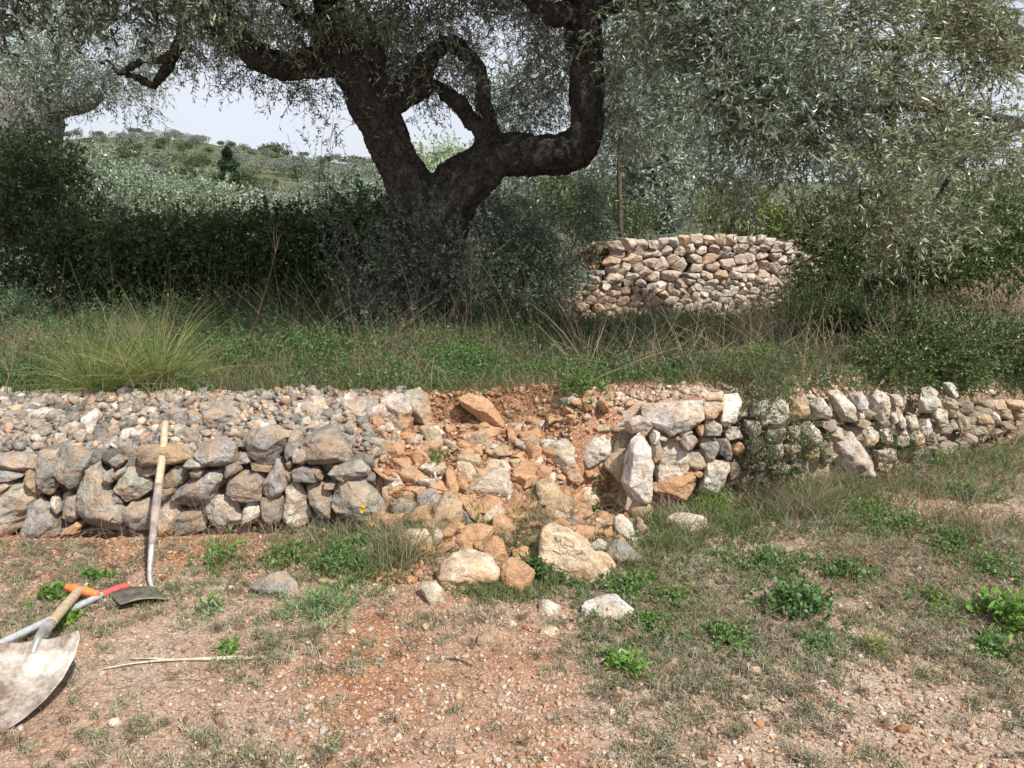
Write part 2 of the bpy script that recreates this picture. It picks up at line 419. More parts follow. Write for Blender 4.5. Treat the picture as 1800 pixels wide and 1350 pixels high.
def mkstone(crop, col, pts, parent=None, mode='wall', dY=0.0, name='stone', thick=None, label=None, group=None, cat='stone'):
    ox, oy, k = CROP[crop]; pl = np.array(pts, float) / k + np.array([ox, oy])
    SEED[0] += 1; rs = np.random.default_rng(SEED[0])
    ext = pl.max(0) - pl.min(0); c = pl.mean(0)
    if mode == 'wall':
        Y = 4.0
        for _ in range(6): Y = float(Yw(W(*c, Y)[0]))
        Y += dY; size = math.sqrt(ext[0] * ext[1]) * mpp(*c, Y)
        th = thick or max(.10, size * .8)
        Y += th * .25 + rs.uniform(-.015, .015)
    else:
        g = hit(c[0], pl[:, 1].max() - ext[1] * .12)
        size = math.sqrt(ext[0] * ext[1]) * mpp(*c, g[1]); th = thick or size * .75
        Y = g[1] + th * .25 + dY
    P, C0 = stone_pts(pl, Y, th, rs, slope=(.12 if mode == 'wall' else .35))
    V, T = rock(P, size, SEED[0])
    if mode != 'wall':                            # rest on the ground under it
        pass
    loc = V.mean(0)
    o = mesh(name, V, T, M_ROCK, parent=parent, loc=loc, smooth=False)
    base, st = COLS[col]; j = rs.uniform(.84, 1.14)
    o.color = (base[0] * j * rs.uniform(.97, 1.03), base[1] * j, base[2] * j * rs.uniform(.96, 1.04), min(1, st * rs.uniform(.7, 1.2)))
    if label: tag(o, label, cat, group)
    return o

wl = empty('dry_stone_wall', (-1.7, 3.65, 0.02), 'grey dry stone retaining wall left of the collapse, where the hoe leans', 'stone wall')
LEFT = [
 ('A','g',[(0,480),(180,475),(238,510),(230,580),(160,605),(0,570),(-60,520)]),
 ('A','g',[(-40,585),(60,590),(150,625),(90,650),(-40,655)]),
 ('A','g',[(-30,690),(90,655),(100,680),(40,725),(-30,730)]),
 ('A','t',[(175,595),(215,580),(315,735),(265,755)]),
 ('A','g',[(255,480),(300,448),(370,452),(405,560),(405,690),(360,738),(310,715),(255,600)]),
 ('A','g',[(455,450),(540,432),(635,470),(610,560),(545,650),(520,735),(420,700),(410,600)]),
 ('A','s',[(-60,780),(0,740),(150,640),(200,660),(250,770),(235,860),(120,960),(20,1100),(-60,1130)]),
 ('A','g',[(265,770),(335,755),(440,930),(425,1000),(200,1105),(165,1060),(190,960)]),
 ('A','w',[(350,770),(410,790),(420,880),(395,880)]),
 ('A','g',[(425,770),(490,752),(550,800),(560,900),(500,940),(440,900)]),
 ('A','o',[(445,1010),(560,940),(575,960),(545,1025),(455,1020)]),
 ('A','g',[(585,610),(680,575),(730,640),(780,780),(870,850),(880,930),(840,1010),(700,1055),(570,1040),(575,800),(565,700)]),
 ('A','g',[(740,600),(800,575),(800,660),(760,690)]),
 ('A','g',[(800,600),(880,560),(900,580),(830,650),(790,640)]),
 ('A','g',[(830,670),(900,575),(970,590),(1090,680),(1050,720),(920,790),(870,800),(825,720)]),
 ('A','g',[(780,760),(820,740),(865,810),(830,830)]),
 ('A','t',[(860,490),(930,430),(1120,415),(1290,425),(1345,480),(1320,520),(1050,560),(930,565),(870,530)]),
 ('A','g',[(990,600),(1030,560),(1110,548),(1215,545),(1170,590),(1100,620),(1020,615)]),
 ('A','g',[(1130,640),(1230,545),(1335,560),(1330,650),(1260,665),(1200,715),(1130,705)]),
 ('A','b',[(1090,715),(1230,690),(1250,720),(1150,810),(1090,790)]),
 ('A','g',[(885,860),(960,790),(1020,755),(1085,800),(1090,900),(1030,1020),(900,1040),(890,950)]),
 ('A','s',[(1100,900),(1150,820),(1200,770),(1240,800),(1260,880),(1220,1000),(1150,1040),(1100,1010)]),
 ('A','g',[(1230,770),(1300,700),(1480,600),(1560,540),(1585,600),(1575,650),(1480,770),(1350,860),(1260,850)]),
 ('A','g',[(1260,880),(1330,868),(1440,880),(1445,960),(1420,1000),(1240,1030),(1250,930)]),
 ('A','w',[(1455,800),(1540,770),(1650,790),(1700,900),(1680,940),(1560,1000),(1470,985),(1450,870)]),
 ('A','g',[(1385,440),(1450,380),(1540,370),(1640,400),(1672,460),(1640,520),(1540,545),(1440,530),(1390,480)]),
 ('A','g',[(1310,540),(1340,505),(1480,540),(1460,560),(1330,560)]),
 ('A','b',[(1355,590),(1390,555),(1440,580),(1410,630),(1355,635)]),
 ('A','g',[(1520,740),(1640,640),(1700,590),(1780,590),(1862,600),(1835,690),(1810,790),(1700,795),(1580,770)]),
 ('A','d',[(1600,540),(1680,525),(1700,570),(1640,610),(1590,640)]),
 ('A','w',[(1690,900),(1750,810),(1830,810),(1835,850),(1797,960),(1720,1000),(1690,960)]),
 ('A','g',[(770,520),(830,480),(860,530),(820,570)]),
 ('B','g',[(80,440),(150,395),(290,365),(440,420),(400,500),(340,570),(290,632),(220,600),(130,550)]),
 ('B','g',[(60,560),(100,530),(165,600),(130,615),(70,610)]),
 ('B','g',[(385,590),(430,490),(440,400),(480,385),(515,420),(515,480),(470,540),(410,595)]),
 ('B','s',[(465,560),(500,500),(560,520),(555,590),(520,635),(460,635)]),
 ('B','g',[(530,410),(620,380),(740,370),(780,430),(850,540),(855,580),(760,620),(600,635),(560,540),(520,460)]),
 ('B','b',[(140,625),(180,618),(300,645),(290,675),(170,655)]),
 ('B','g',[(230,815),(300,690),(365,565),(420,630),(415,790),(390,835),(270,835)]),
 ('B','b',[(415,610),(455,580),(455,640),(430,650)]),
 ('B','b',[(420,680),(450,675),(445,735),(420,735)]),
 ('B','d',[(440,655),(500,640),(600,665),(630,720),(620,752),(480,745)]),
 ('B','b',[(600,650),(650,655),(665,720),(640,750)]),
 ('B','g',[(680,670),(800,625),(940,580),(1000,600),(1010,650),(960,700),(800,735),(700,740)]),
 ('B','g',[(240,870),(300,848),(385,855),(385,1025),(250,1035)]),
 ('B','w',[(420,760),(480,750),(540,830),(570,960),(555,1030),(410,1025),(400,950),(430,850)]),
 ('B','g',[(570,770),(650,755),(720,800),(690,880),(715,980),(660,1000),(590,960),(565,870)]),
 ('B','g',[(680,755),(765,750),(750,790),(690,785)]),
 ('B','g',[(760,800),(830,740),(900,720),(960,755),(1020,850),(1115,940),(1050,1020),(960,1010),(850,970),(750,910)]),
]
for c_, k_, p_ in LEFT: mkstone(c_, k_, p_, wl)
# small wedge stones and an inner course behind the face stones, coloured darker to shade the gaps, part of the same walls
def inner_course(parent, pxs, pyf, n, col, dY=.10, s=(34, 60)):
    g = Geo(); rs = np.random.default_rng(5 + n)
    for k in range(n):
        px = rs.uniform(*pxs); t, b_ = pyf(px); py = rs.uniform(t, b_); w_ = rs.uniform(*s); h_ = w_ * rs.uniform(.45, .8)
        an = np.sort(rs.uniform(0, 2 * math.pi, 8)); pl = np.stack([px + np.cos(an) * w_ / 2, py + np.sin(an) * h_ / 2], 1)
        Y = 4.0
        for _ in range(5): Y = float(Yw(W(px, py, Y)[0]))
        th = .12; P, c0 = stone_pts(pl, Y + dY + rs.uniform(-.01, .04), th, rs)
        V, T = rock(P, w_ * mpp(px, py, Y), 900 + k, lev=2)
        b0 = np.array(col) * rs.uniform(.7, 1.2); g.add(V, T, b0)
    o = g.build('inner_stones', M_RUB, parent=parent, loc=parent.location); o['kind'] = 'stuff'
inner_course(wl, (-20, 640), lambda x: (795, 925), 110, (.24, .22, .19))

wr = empty('dry_stone_wall', (2.0, 4.3, 0.02), 'pale sunlit dry stone retaining wall right of the collapse, running back under the bushes', 'stone wall')
RIGHT = [
 ('C','w',[(1370,430),(1390,380),(1430,400),(1430,470),(1380,475)]),
 ('C','w',[(1430,400),(1490,440),(1470,470),(1430,450)]),
 ('C','s',[(1380,500),(1430,460),(1455,560),(1400,600),(1380,580)]),
 ('C','w',[(1460,480),(1540,450),(1590,480),(1635,620),(1620,700),(1500,755),(1420,730),(1400,640),(1450,590)]),
 ('C','o',[(1390,760),(1500,770),(1570,740),(1640,670),(1690,730),(1695,810),(1640,860),(1540,860),(1420,810)]),
 ('C','w',[(1560,410),(1620,370),(1670,370),(1660,400),(1600,420)]),
 ('C','s',[(1570,430),(1680,400),(1710,430),(1660,510),(1610,520)]),
 ('C','o',[(1530,440),(1560,415),(1575,440),(1560,460)]),
 ('C','s',[(1630,540),(1700,500),(1765,630),(1700,665),(1640,630)]),
 ('C','o',[(1665,680),(1700,665),(1740,690),(1710,720)]),
 ('C','w',[(1310,250),(1420,210),(1590,180),(1720,180),(1735,240),(1725,310),(1660,310),(1500,415),(1390,360),(1340,300)]),
 ('C','s',[(1185,360),(1220,290),(1310,285),(1370,310),(1375,360),(1330,420),(1200,400)]),
 ('C','w',[(1255,428),(1300,418),(1345,425),(1372,480),(1375,640),(1350,850),(1260,875),(1175,885),(1165,800),(1200,660),(1235,520)],-.10),
 ('C','t',[(1060,600),(1110,560),(1160,450),(1270,440),(1260,560),(1220,760),(1090,760),(1050,700)],.06),  # tan colour stands for the shaded left side of the pillar stone
 ('D','c',[(105,240),(120,200),(215,195),(205,230),(170,285),(110,285)]),
 ('D','w',[(190,280),(230,170),(310,165),(305,220),(270,300),(220,320)]),
 ('D','c',[(110,170),(215,145),(225,180),(130,190)]),
 ('D','w',[(110,340),(130,295),(210,325),(215,375),(120,370)]),
 ('D','w',[(220,345),(300,335),(315,385),(235,395)]),
 ('D','o',[(70,330),(105,320),(100,380),(75,365)]),
 ('D','g',[(85,420),(100,380),(190,385),(195,460),(165,520),(130,520)]),
 ('D','g',[(190,410),(230,395),(255,440),(250,500),(200,500)]),
 ('D','o',[(250,420),(300,400),(320,440),(290,475),(255,470)]),
 ('D','w',[(100,590),(130,520),(235,520),(238,600),(190,685),(130,685),(85,640)]),
 ('D','b',[(240,520),(285,510),(300,560),(265,640),(240,640)]),
 ('D','w',[(450,250),(490,190),(530,170),(550,250),(540,320),(500,335),(440,300)]),
 ('D','c',[(555,280),(590,200),(650,165),(665,220),(655,300),(590,320)]),
 ('D','w',[(350,280),(400,200),(440,180),(460,220),(430,290),(390,310)]),
 ('D','w',[(680,200),(740,165),(785,230),(770,280),(700,270)]),
 ('D','w',[(780,160),(830,150),(900,230),(915,310),(850,315),(800,240)]),
 ('D','w',[(885,160),(950,150),(980,190),(960,240),(910,230)]),
 ('D','w',[(965,240),(1000,180),(1040,140),(1085,180),(1085,260),(1050,330),(1010,300)]),
 ('D','s',[(620,340),(660,300),(700,320),(730,380),(715,430),(660,420)]),
 ('D','g',[(705,305),(800,300),(820,330),(760,360)]),
 ('D','s',[(740,380),(800,330),(850,350),(850,400),(780,410)]),
 ('D','w',[(800,520),(820,420),(890,375),(930,430),(990,520),(990,580),(820,580)]),
 ('D','s',[(920,350),(990,320),(1030,380),(1000,430),(940,430)]),
 ('D','w',[(920,250),(950,245),(950,285),(920,290)]),
 ('D','t',[(900,310),(960,295),(995,310),(950,340)]),
 ('D','w',[(1090,260),(1120,250),(1130,300),(1100,310)]),
 ('D','w',[(1130,280),(1165,270),(1170,330),(1135,330)]),
 ('D','w',[(1180,290),(1220,265),(1230,320),(1200,360)]),
 ('D','w',[(1100,170),(1150,160),(1150,230),(1110,240)]),
 ('D','w',[(1240,130),(1340,130),(1340,210),(1320,245),(1250,245)]),
 ('D','w',[(1120,360),(1170,345),(1190,400),(1160,440),(1125,420)]),
 ('D','s',[(1190,370),(1250,355),(1280,400),(1230,440)]),
 ('D','w',[(1230,310),(1300,300),(1310,370),(1260,390)]),
 ('D','w',[(1390,110),(1430,100),(1455,180),(1420,190)]),
 ('D','s',[(1350,190),(1410,180),(1450,200),(1440,230),(1370,225)]),
 ('D','w',[(1310,240),(1390,230),(1400,320),(1330,330)]),
 ('D','t',[(1530,270),(1620,260),(1630,310),(1540,315)]),
 ('D','w',[(1610,245),(1660,240),(1660,290),(1630,300)]),
 ('D','t',[(1620,200),(1700,190),(1700,230),(1640,235)]),
 ('D','c',[(1700,190),(1790,195),(1810,230),(1720,235)]),
 ('D','t',[(1660,250),(1720,240),(1730,280),(1670,290)]),
 ('D','t',[(1720,240),(1800,245),(1800,290),(1740,290)]),
 ('D','t',[(1540,320),(1590,320),(1600,360),(1550,365)]),
 ('D','t',[(1590,325),(1640,320),(1640,365),(1600,370)]),
 ('D','s',[(1480,300),(1520,320),(1510,350),(1480,340)]),
 ('D','t',[(1660,300),(1730,290),(1740,340),(1670,345)]),
 ('D','s',[(1440,260),(1480,250),(1500,380),(1460,380)]),
 ('D','s',[(1010,450),(1060,440),(1120,460),(1110,520),(1030,520)]),
 ('D','w',[(1040,350),(1090,340),(1100,400),(1050,410)]),
 ('D','g',[(560,340),(620,330),(610,400),(570,400)]),
 ('D','g',[(330,300),(400,310),(410,380),(340,390)]),
 ('D','s',[(430,330),(540,340),(530,400),(440,410)]),
 ('D','s',[(530,430),(600,400),(620,460),(550,470)]),
 ('D','g',[(330,400),(420,400),(430,470),(340,480)]),
 ('D','s',[(640,440),(720,430),(720,500),(650,510)]),
 ('D','t',[(730,440),(790,430),(790,500),(740,500)]),
 ('D','w',[(450,430),(520,420),(530,500),(460,500)]),
]
for q_ in RIGHT: mkstone(q_[0], q_[1], q_[2], wr, dY=(q_[3] if len(q_) > 3 else 0))
inner_course(wr, (1170, 1790), lambda x: (np.interp(x, [1170, 1300, 1500, 1790], [725, 710, 705, 712]), np.interp(x, [1170, 1300, 1500, 1790], [860, 860, 815, 765])), 150, (.36, .30, .23), s=(26, 46))

# stones lying on the terrace edge and fallen from the gap: each one a thing
ORG = 'angular rubble stone in the collapsed gap between the two walls'
GRG = 'rubble stones in the collapsed gap'
LOOSE = [
 ('A','w','g',[(180,170),(260,145),(420,180),(520,240),(430,250),(180,240)],'flat grey slab on the far left of the wall top, below the grass tussock'),
 ('A','w','g',[(570,230),(630,185),(690,185),(690,290),(630,320),(590,270)],'pale grey pointed stone on the rubble right of the leftmost slab'),
 ('A','g','g',[(745,230),(850,175),(915,165),(910,240),(800,245)],'bluish grey slab half sunk in the gravel behind the wall'),
 ('A','w','g',[(915,200),(945,180),(970,210),(950,235),(925,230)],'small round whitish stone beside the half sunk bluish slab'),
 ('A','g','g',[(1050,320),(1130,230),(1190,250),(1170,310),(1060,320)],'grey stone just left of the hoe handle end'),
 ('A','g',0.36,[(1130,210),(1200,160),(1300,160),(1300,260),(1150,250)],'grey slab directly behind the tip of the hoe handle'),
 ('A','t','g',[(1295,190),(1370,160),(1460,180),(1480,230),(1380,255),(1300,250)],'brown stone between two grey slabs right of the hoe handle'),
 ('A','g',0.36,[(1380,180),(1540,110),(1750,110),(1755,290),(1500,290),(1480,220)],'largest grey slab lying flat on the wall top right of the hoe'),
 ('A','t','g',[(1455,80),(1530,45),(1630,55),(1640,90),(1510,110)],'brown stone at the grass edge above the largest grey slab'),
 ('A','w','g',[(410,300),(470,275),(550,280),(560,330),(430,340)],'pale blocky stone in the gravel above the left wall'),
 ('A','b','g',[(180,330),(240,300),(340,330),(320,355),(200,360)],'flat brownish stone in the gravel near the left edge'),
 ('A','b','g',[(745,330),(770,280),(810,340),(780,380)],'small upright brownish stone in the gravel left of the hoe'),
 ('A','g','g',[(1220,360),(1280,290),(1400,300),(1430,370),(1330,395)],'pitted grey stone right of the hoe handle above the tan slab'),
 ('A','g','g',[(1210,370),(1300,380),(1300,415),(1230,410)],'small grey stone squeezed under the pitted stone by the hoe'),
 ('A','g','g',[(1010,400),(1060,360),(1110,370),(1110,415),(1020,415)],'small dark grey stone left of the hoe handle'),
 ('A','o','g',[(640,480),(690,450),(740,500),(700,520)],'small orange stone above the biggest stone of the left wall'),
 ('A','o','g',[(660,380),(740,370),(740,430),(690,430)],'orange brown stone in the gravel above the left wall'),
 ('A','o','g',[(840,260),(890,245),(900,290),(850,290)],'small orange stone below the half sunk bluish slab'),
 ('B','s',0.42,[(520,250),(560,180),(630,145),(690,180),(740,250),(700,330),(640,370),(580,330),(520,290)],'dark lichened boulder with an orange right side on the terrace edge'),
 ('B','o',0.4,[(750,350),(780,290),(810,250),(840,260),(840,320),(810,362)],'upright orange stone between the dark boulder and the long white boulder'),
 ('B','s',0.42,[(800,200),(870,165),(980,170),(1080,220),(1110,290),(1060,350),(960,370),(850,330),(800,260)],'long whitish boulder on the terrace edge with a stained underside'),
 ('B','s',0.46,[(1080,170),(1200,130),(1295,200),(1290,250),(1250,325),(1150,330),(1140,260),(1090,210)],'grey capped boulder with orange base right of the long white one'),
 ('B','s',0.48,[(1250,130),(1340,105),(1420,160),(1465,300),(1400,325),(1310,300),(1290,200)],'tall leaning boulder, grey on top and orange below, last of the row of four'),
 ('B','o',0.36,[(1050,360),(1090,340),(1175,380),(1150,440),(1070,445)],'pale orange block under the grey capped boulder'),
 ('C','o',0.4,[(40,170),(100,140),(190,165),(240,190),(330,335),(310,355),(180,310),(110,260),(60,220)],'large reddish wedge shaped stone jutting from the soil at the top of the gap'),
 ('C','o',0.38,[(215,380),(250,350),(340,370),(345,400),(310,435),(240,410)],'orange stone directly under the large reddish wedge'),
 ('B','w','g',[(1110,710),(1190,690),(1265,780),(1230,820),(1140,800)],'whitish pitted stone on the left side of the rubble slope'),
 ('B','o','g',[(980,690),(1040,640),(1110,720),(1090,800),(1010,780)],'orange stone against the right end of the left wall'),
 ('B','c','g',[(1085,800),(1120,785),(1180,870),(1150,920),(1100,900)],'buff stone below the whitish pitted stone in the rubble'),
 ('B','c','g',[(1620,620),(1700,615),(1790,680),(1740,740),(1650,750),(1610,680)],'cream stone with orange underside in the middle of the rubble'),
 ('B','o','g',[(1530,680),(1560,665),(1620,780),(1600,870),(1540,800)],'narrow orange stone standing left of the two toned boulder'),
 ('C','s','g',[(45,820),(130,750),(200,700),(330,680),(410,690),(425,770),(380,840),(250,865),(100,855)],'two toned boulder, grey left and orange right, in the middle of the slope'),
 ('B','d','g',[(1140,960),(1200,870),(1330,920),(1330,960),(1240,1010),(1190,1040)],'dark brown stone right of the last left wall stone'),
 ('B','g','g',[(1335,830),(1520,820),(1530,850),(1440,930),(1370,975),(1340,920)],'grey slab leaning above the big tan boulder'),
 ('B','g','g',[(1220,1060),(1290,990),(1350,950),(1400,985),(1370,1060),(1330,1100),(1230,1090)],'grey stone left of the big tan boulder, beside the yellow flowers'),
 ('B','t','g',[(1370,1100),(1400,1010),(1470,900),(1540,840),(1620,900),(1640,980),(1590,1070),(1480,1150)],'big tan boulder leaning at the foot of the rubble slope'),
 ('B','g','g',[(1640,930),(1700,960),(1750,1040),(1720,1060),(1650,1050)],'grey wedge stone on the right of the big tan boulder'),
 ('B','o','g',[(1615,870),(1700,880),(1797,1010),(1797,1060),(1720,980),(1640,920)],'long orange sliver of stone right of the grey wedge'),
 ('C','c','g',[(180,630),(280,575),(360,600),(385,660),(300,690),(200,690)],'cream stone resting on top of the two toned boulder'),
 ('C','o','g',[(165,910),(270,830),(350,905),(310,950),(210,965)],'orange triangular block under the two toned boulder'),
 ('C','o','g',[(335,940),(410,830),(460,820),(470,900),(390,975)],'orange brown stone right of the triangular block'),
 ('C','t','g',[(590,790),(620,750),(720,760),(800,870),(795,970),(700,985),(600,900)],'tan boulder with dry grass before it, left of the buff egg shaped one'),
 ('C','s','g',[(625,500),(640,440),(720,430),(800,470),(870,590),(915,700),(850,725),(740,660),(650,600)],'cracked grey slab leaning down right above the dark hollow'),
 ('C','w','g',[(830,460),(950,400),(1090,385),(1160,480),(1150,530),(1000,560),(930,610),(890,590)],'bright white block balanced left of the tall cracked pillar stone'),
 ('C','c','g',[(805,760),(880,720),(960,760),(1020,850),(1045,960),(1000,985),(860,930),(820,850)],'buff egg shaped boulder below the leaning cracked slab'),
 ('C','o','g',[(1070,840),(1090,750),(1145,770),(1140,850),(1080,865)],'small upright orange block left of the foot of the pillar stone'),
 ('C','c','g',[(1230,930),(1270,865),(1330,870),(1375,930),(1370,1010),(1300,1035)],'pale stone directly under the foot of the pillar stone'),
 ('C','d','g',[(680,970),(740,985),(850,1030),(900,1045),(860,1080),(780,1080),(700,1020)],'purplish grey slab lying behind the square orange block'),
 ('C','o','g',[(800,1110),(850,1070),(970,1075),(980,1140),(940,1185),(820,1170)],'squarish orange block behind the long jagged boulder'),
 ('C','w','g',[(1480,990),(1600,985),(1690,1010),(1800,1000),(1797,1050),(1720,1120),(1600,1090),(1500,1040)],'flat pale stone in the grass below the right wall'),
 ('C','w','g',[(1120,1020),(1180,1000),(1240,1050),(1270,1180),(1200,1170),(1140,1100)],'greyish white stone in the grass right of the long jagged boulder'),
 ('C','c','g',[(1250,1050),(1290,1010),(1350,1050),(1350,1110),(1270,1110)],'small peach stone below the foot of the right wall'),
 ('C','o','g',[(270,1010),(380,1000),(420,1100),(380,1170),(260,1130)],'low pinkish orange block at the bottom of the slope'),
 ('C','w','g',[(1080,900),(1130,860),(1170,900),(1140,950),(1100,940)],'small whitish stone beside the hole at the foot of the pillar stone'),
 ('C','c','g',[(900,310),(920,250),(970,290),(930,320)],'small white stone at the top right of the rubble, the more pointed of two'),
 ('C','c','g',[(970,290),(1060,310),(1050,335),(990,330)],'flat white stone at the top right of the rubble beside the pointed one'),
 ('C','t','g',[(1075,215),(1200,210),(1200,260),(1080,270)],'brick shaped grey brown stone on the terrace left of the big white slab'),
 ('C','t','g',[(1500,165),(1560,95),(1600,150),(1580,175)],'small tan pyramid stone sitting on the big white slab of the right wall'),
 ('C','b','g',[(1045,130),(1100,120),(1105,170),(1050,175)],'small round brown stone on the terrace behind the brick shaped stone'),
 ('C','o','g',[(1090,280),(1150,270),(1190,290),(1140,325)],'orange stone in front of the brick shaped grey brown stone'),
 ('C','s','g',[(1110,340),(1200,305),(1200,340),(1130,370)],'flat whitish stone left of the squat capstone on the pillar'),
 ('D','g','g',[(890,130),(905,108),(935,110),(945,140),(920,150)],'small round grey stone on top of the right wall beside the bushes'),
 ('E','c','g',[(1250,215),(1255,110),(1275,82),(1340,95),(1400,145),(1470,190),(1535,285),(1430,305),(1370,290),(1310,235)],'longest jagged cream boulder lying in the grass below the gap'),
 ('E','c','g',[(840,240),(870,190),(930,168),(1020,180),(1060,230),(1078,275),(1040,310),(920,325),(850,305)],'large rounded boulder with a flat cream top and tan sides in front of the gap'),
 ('E','c','g',[(670,110),(720,82),(790,85),(830,130),(820,165),(740,180),(680,150)],'rounded tan boulder half hidden by dry grass'),
 ('E','w','g',[(760,285),(800,270),(850,310),(855,360),(820,370),(780,330)],'small pale stone at the left foot of the large rounded boulder'),
 ('E','o','g',[(1090,230),(1130,195),(1180,200),(1210,250),(1180,290),(1170,330),(1110,335),(1090,290)],'orange stone standing on end between the two largest fallen boulders'),
 ('E','o','g',[(1120,175),(1180,150),(1240,190),(1250,230),(1200,240)],'brown orange stone behind the one standing on end'),
 ('E','o','g',[(1000,150),(1060,105),(1090,140),(1110,200),(1080,250),(1040,180)],'jagged orange stone behind the right side of the large rounded boulder'),
 ('E','o','g',[(905,100),(960,52),(1040,65),(1045,110),(960,150),(910,150)],'orange block behind the large rounded boulder'),
 ('E','w','g',[(1430,140),(1470,112),(1505,130),(1480,170)],'small whitish stone behind the long jagged boulder'),
 ('E','g','g',[(1505,150),(1560,112),(1600,130),(1670,225),(1590,215),(1510,180)],'sharp edged grey triangular stone right of the long jagged boulder'),
 ('E','w','g',[(1410,400),(1420,360),(1550,350),(1600,390),(1590,430),(1500,440),(1430,425)],'white stone with a tan right end, nearest the camera in the grass'),
 ('E','w','g',[(1230,370),(1270,355),(1320,390),(1310,415),(1240,415)],'pale stone left of the white and tan one, half in grass'),
 ('E','c','g',[(1235,475),(1280,455),(1315,475),(1300,500),(1250,500)],'small cream stone on the bare ground in front of the fallen boulders'),
 ('E','t','g',[(980,500),(1020,487),(1075,515),(1050,535),(990,520)],'thin flat brown stone lying on the track'),
 ('E','g','g',[(100,280),(120,255),(200,252),(280,285),(295,320),(200,330),(110,310)],'light grey flat stone lying alone below the left wall'),
 ('E','c','g',[(1580,250),(1620,240),(1635,275),(1600,280)],'small peach stone below the grey triangular one'),
 ('E','c','g',[(1450,170),(1500,165),(1550,230),(1530,250),(1480,210)],'cream stone wedged against the right side of the long jagged boulder'),
 ('E','c','g',[(1685,440),(1710,428),(1740,445),(1735,460),(1690,462)],'small tan stone right of the white and tan one'),
]
for c_, k_, md, p_, lb in LOOSE: mkstone(c_, k_, p_, None, 'ground' if md == 'g' else 'wall', label=lb, dY=(0 if md == 'g' else md))
SMALL = [
 ('B',[(960,550),(1010,450),(1110,470),(1110,530),(1060,590),(1000,590)]),('B',[(1185,420),(1290,395),(1365,430),(1340,475),(1260,450)]),
 ('B',[(1355,370),(1420,360),(1505,420),(1470,475),(1400,470)]),('B',[(1380,330),(1500,350),(1520,390),(1440,370)]),
 ('B',[(1530,340),(1600,390),(1530,430)]),('B',[(1295,530),(1350,485),(1415,490),(1390,560),(1320,570)]),
 ('B',[(1120,500),(1170,430),(1210,500)]),('B',[(1145,530),(1200,515),(1240,550),(1200,570),(1145,560)]),
 ('B',[(1610,430),(1700,400),(1775,440),(1720,480),(1640,450)]),('B',[(1575,490),(1650,470),(1700,500),(1620,525)]),
 ('B',[(1630,550),(1690,510),(1745,550),(1720,590),(1650,590)]),('B',[(1210,650),(1260,620),(1330,680),(1300,740),(1230,710)]),
 ('B',[(1300,600),(1350,570),(1390,590),(1380,640),(1320,640)]),('B',[(1310,770),(1340,700),(1400,720),(1415,790),(1340,800)]),
 ('B',[(1445,800),(1480,750),(1530,760),(1530,830),(1460,830)]),('B',[(1210,840),(1250,820),(1310,840),(1290,880),(1230,870)]),
 ('B',[(1220,360),(1260,350),(1265,400),(1225,405)]),('B',[(750,380),(800,365),(830,395),(800,425)]),('B',[(870,385),(930,375),(980,430),(900,430)]),
 ('B',[(1090,660),(1150,640),(1200,660),(1150,685)]),('B',[(1250,790),(1340,780),(1390,810),(1290,825)]),
 ('C',[(980,370),(1010,330),(1080,350),(1080,390),(990,395)]),('C',[(780,280),(880,270),(890,310),(800,320)]),
 ('C',[(640,330),(650,265),(715,280),(715,340)]),('C',[(775,240),(840,220),(850,270),(790,270)]),
 ('C',[(370,370),(470,340),(500,370),(440,400)]),('C',[(340,420),(440,400),(430,430),(350,440)]),
 ('C',[(180,470),(220,445),(290,470),(300,510),(240,530),(190,500)]),('C',[(490,560),(540,545),(595,580),(570,600),(510,590)]),
 ('C',[(510,610),(540,600),(590,670),(570,680),(530,650)]),('C',[(370,610),(420,600),(510,610),(500,640),(390,635)]),
 ('C',[(295,520),(350,510),(380,580),(330,570)]),('C',[(70,410),(160,415),(180,460),(130,480),(80,450)]),
 ('C',[(650,650),(700,660),(790,720),(770,735),(700,700)]),('C',[(385,650),(440,660),(475,690),(430,700)]),
 ('C',[(1030,560),(1050,640),(1010,660),(990,600)]),('C',[(920,680),(1000,650),(1020,700),(940,740)]),
 ('C',[(750,810),(800,810),(810,860),(770,860)]),('C',[(300,980),(340,960),(360,1000),(310,1010)]),
]
GAPS = []
for c_, p_ in SMALL:
    o = mkstone(c_, random.choice('ooct'), p_, None, 'ground', label=ORG, group=GRG); o.name = 'rubble_stone'
    x, y = o.location[:2]; vx = 'left' if x < -.4 else ('middle' if x < -.02 else 'right'); vy = 'upper' if y > Yw(x) + .3 else ('central' if y > Yw(x) else 'lowest')
    tag(o, 'angular rubble stone in the %s %s part of the gap' % (vy, vx), 'stone', 'rubble in the %s %s part of the gap' % (vy, vx))

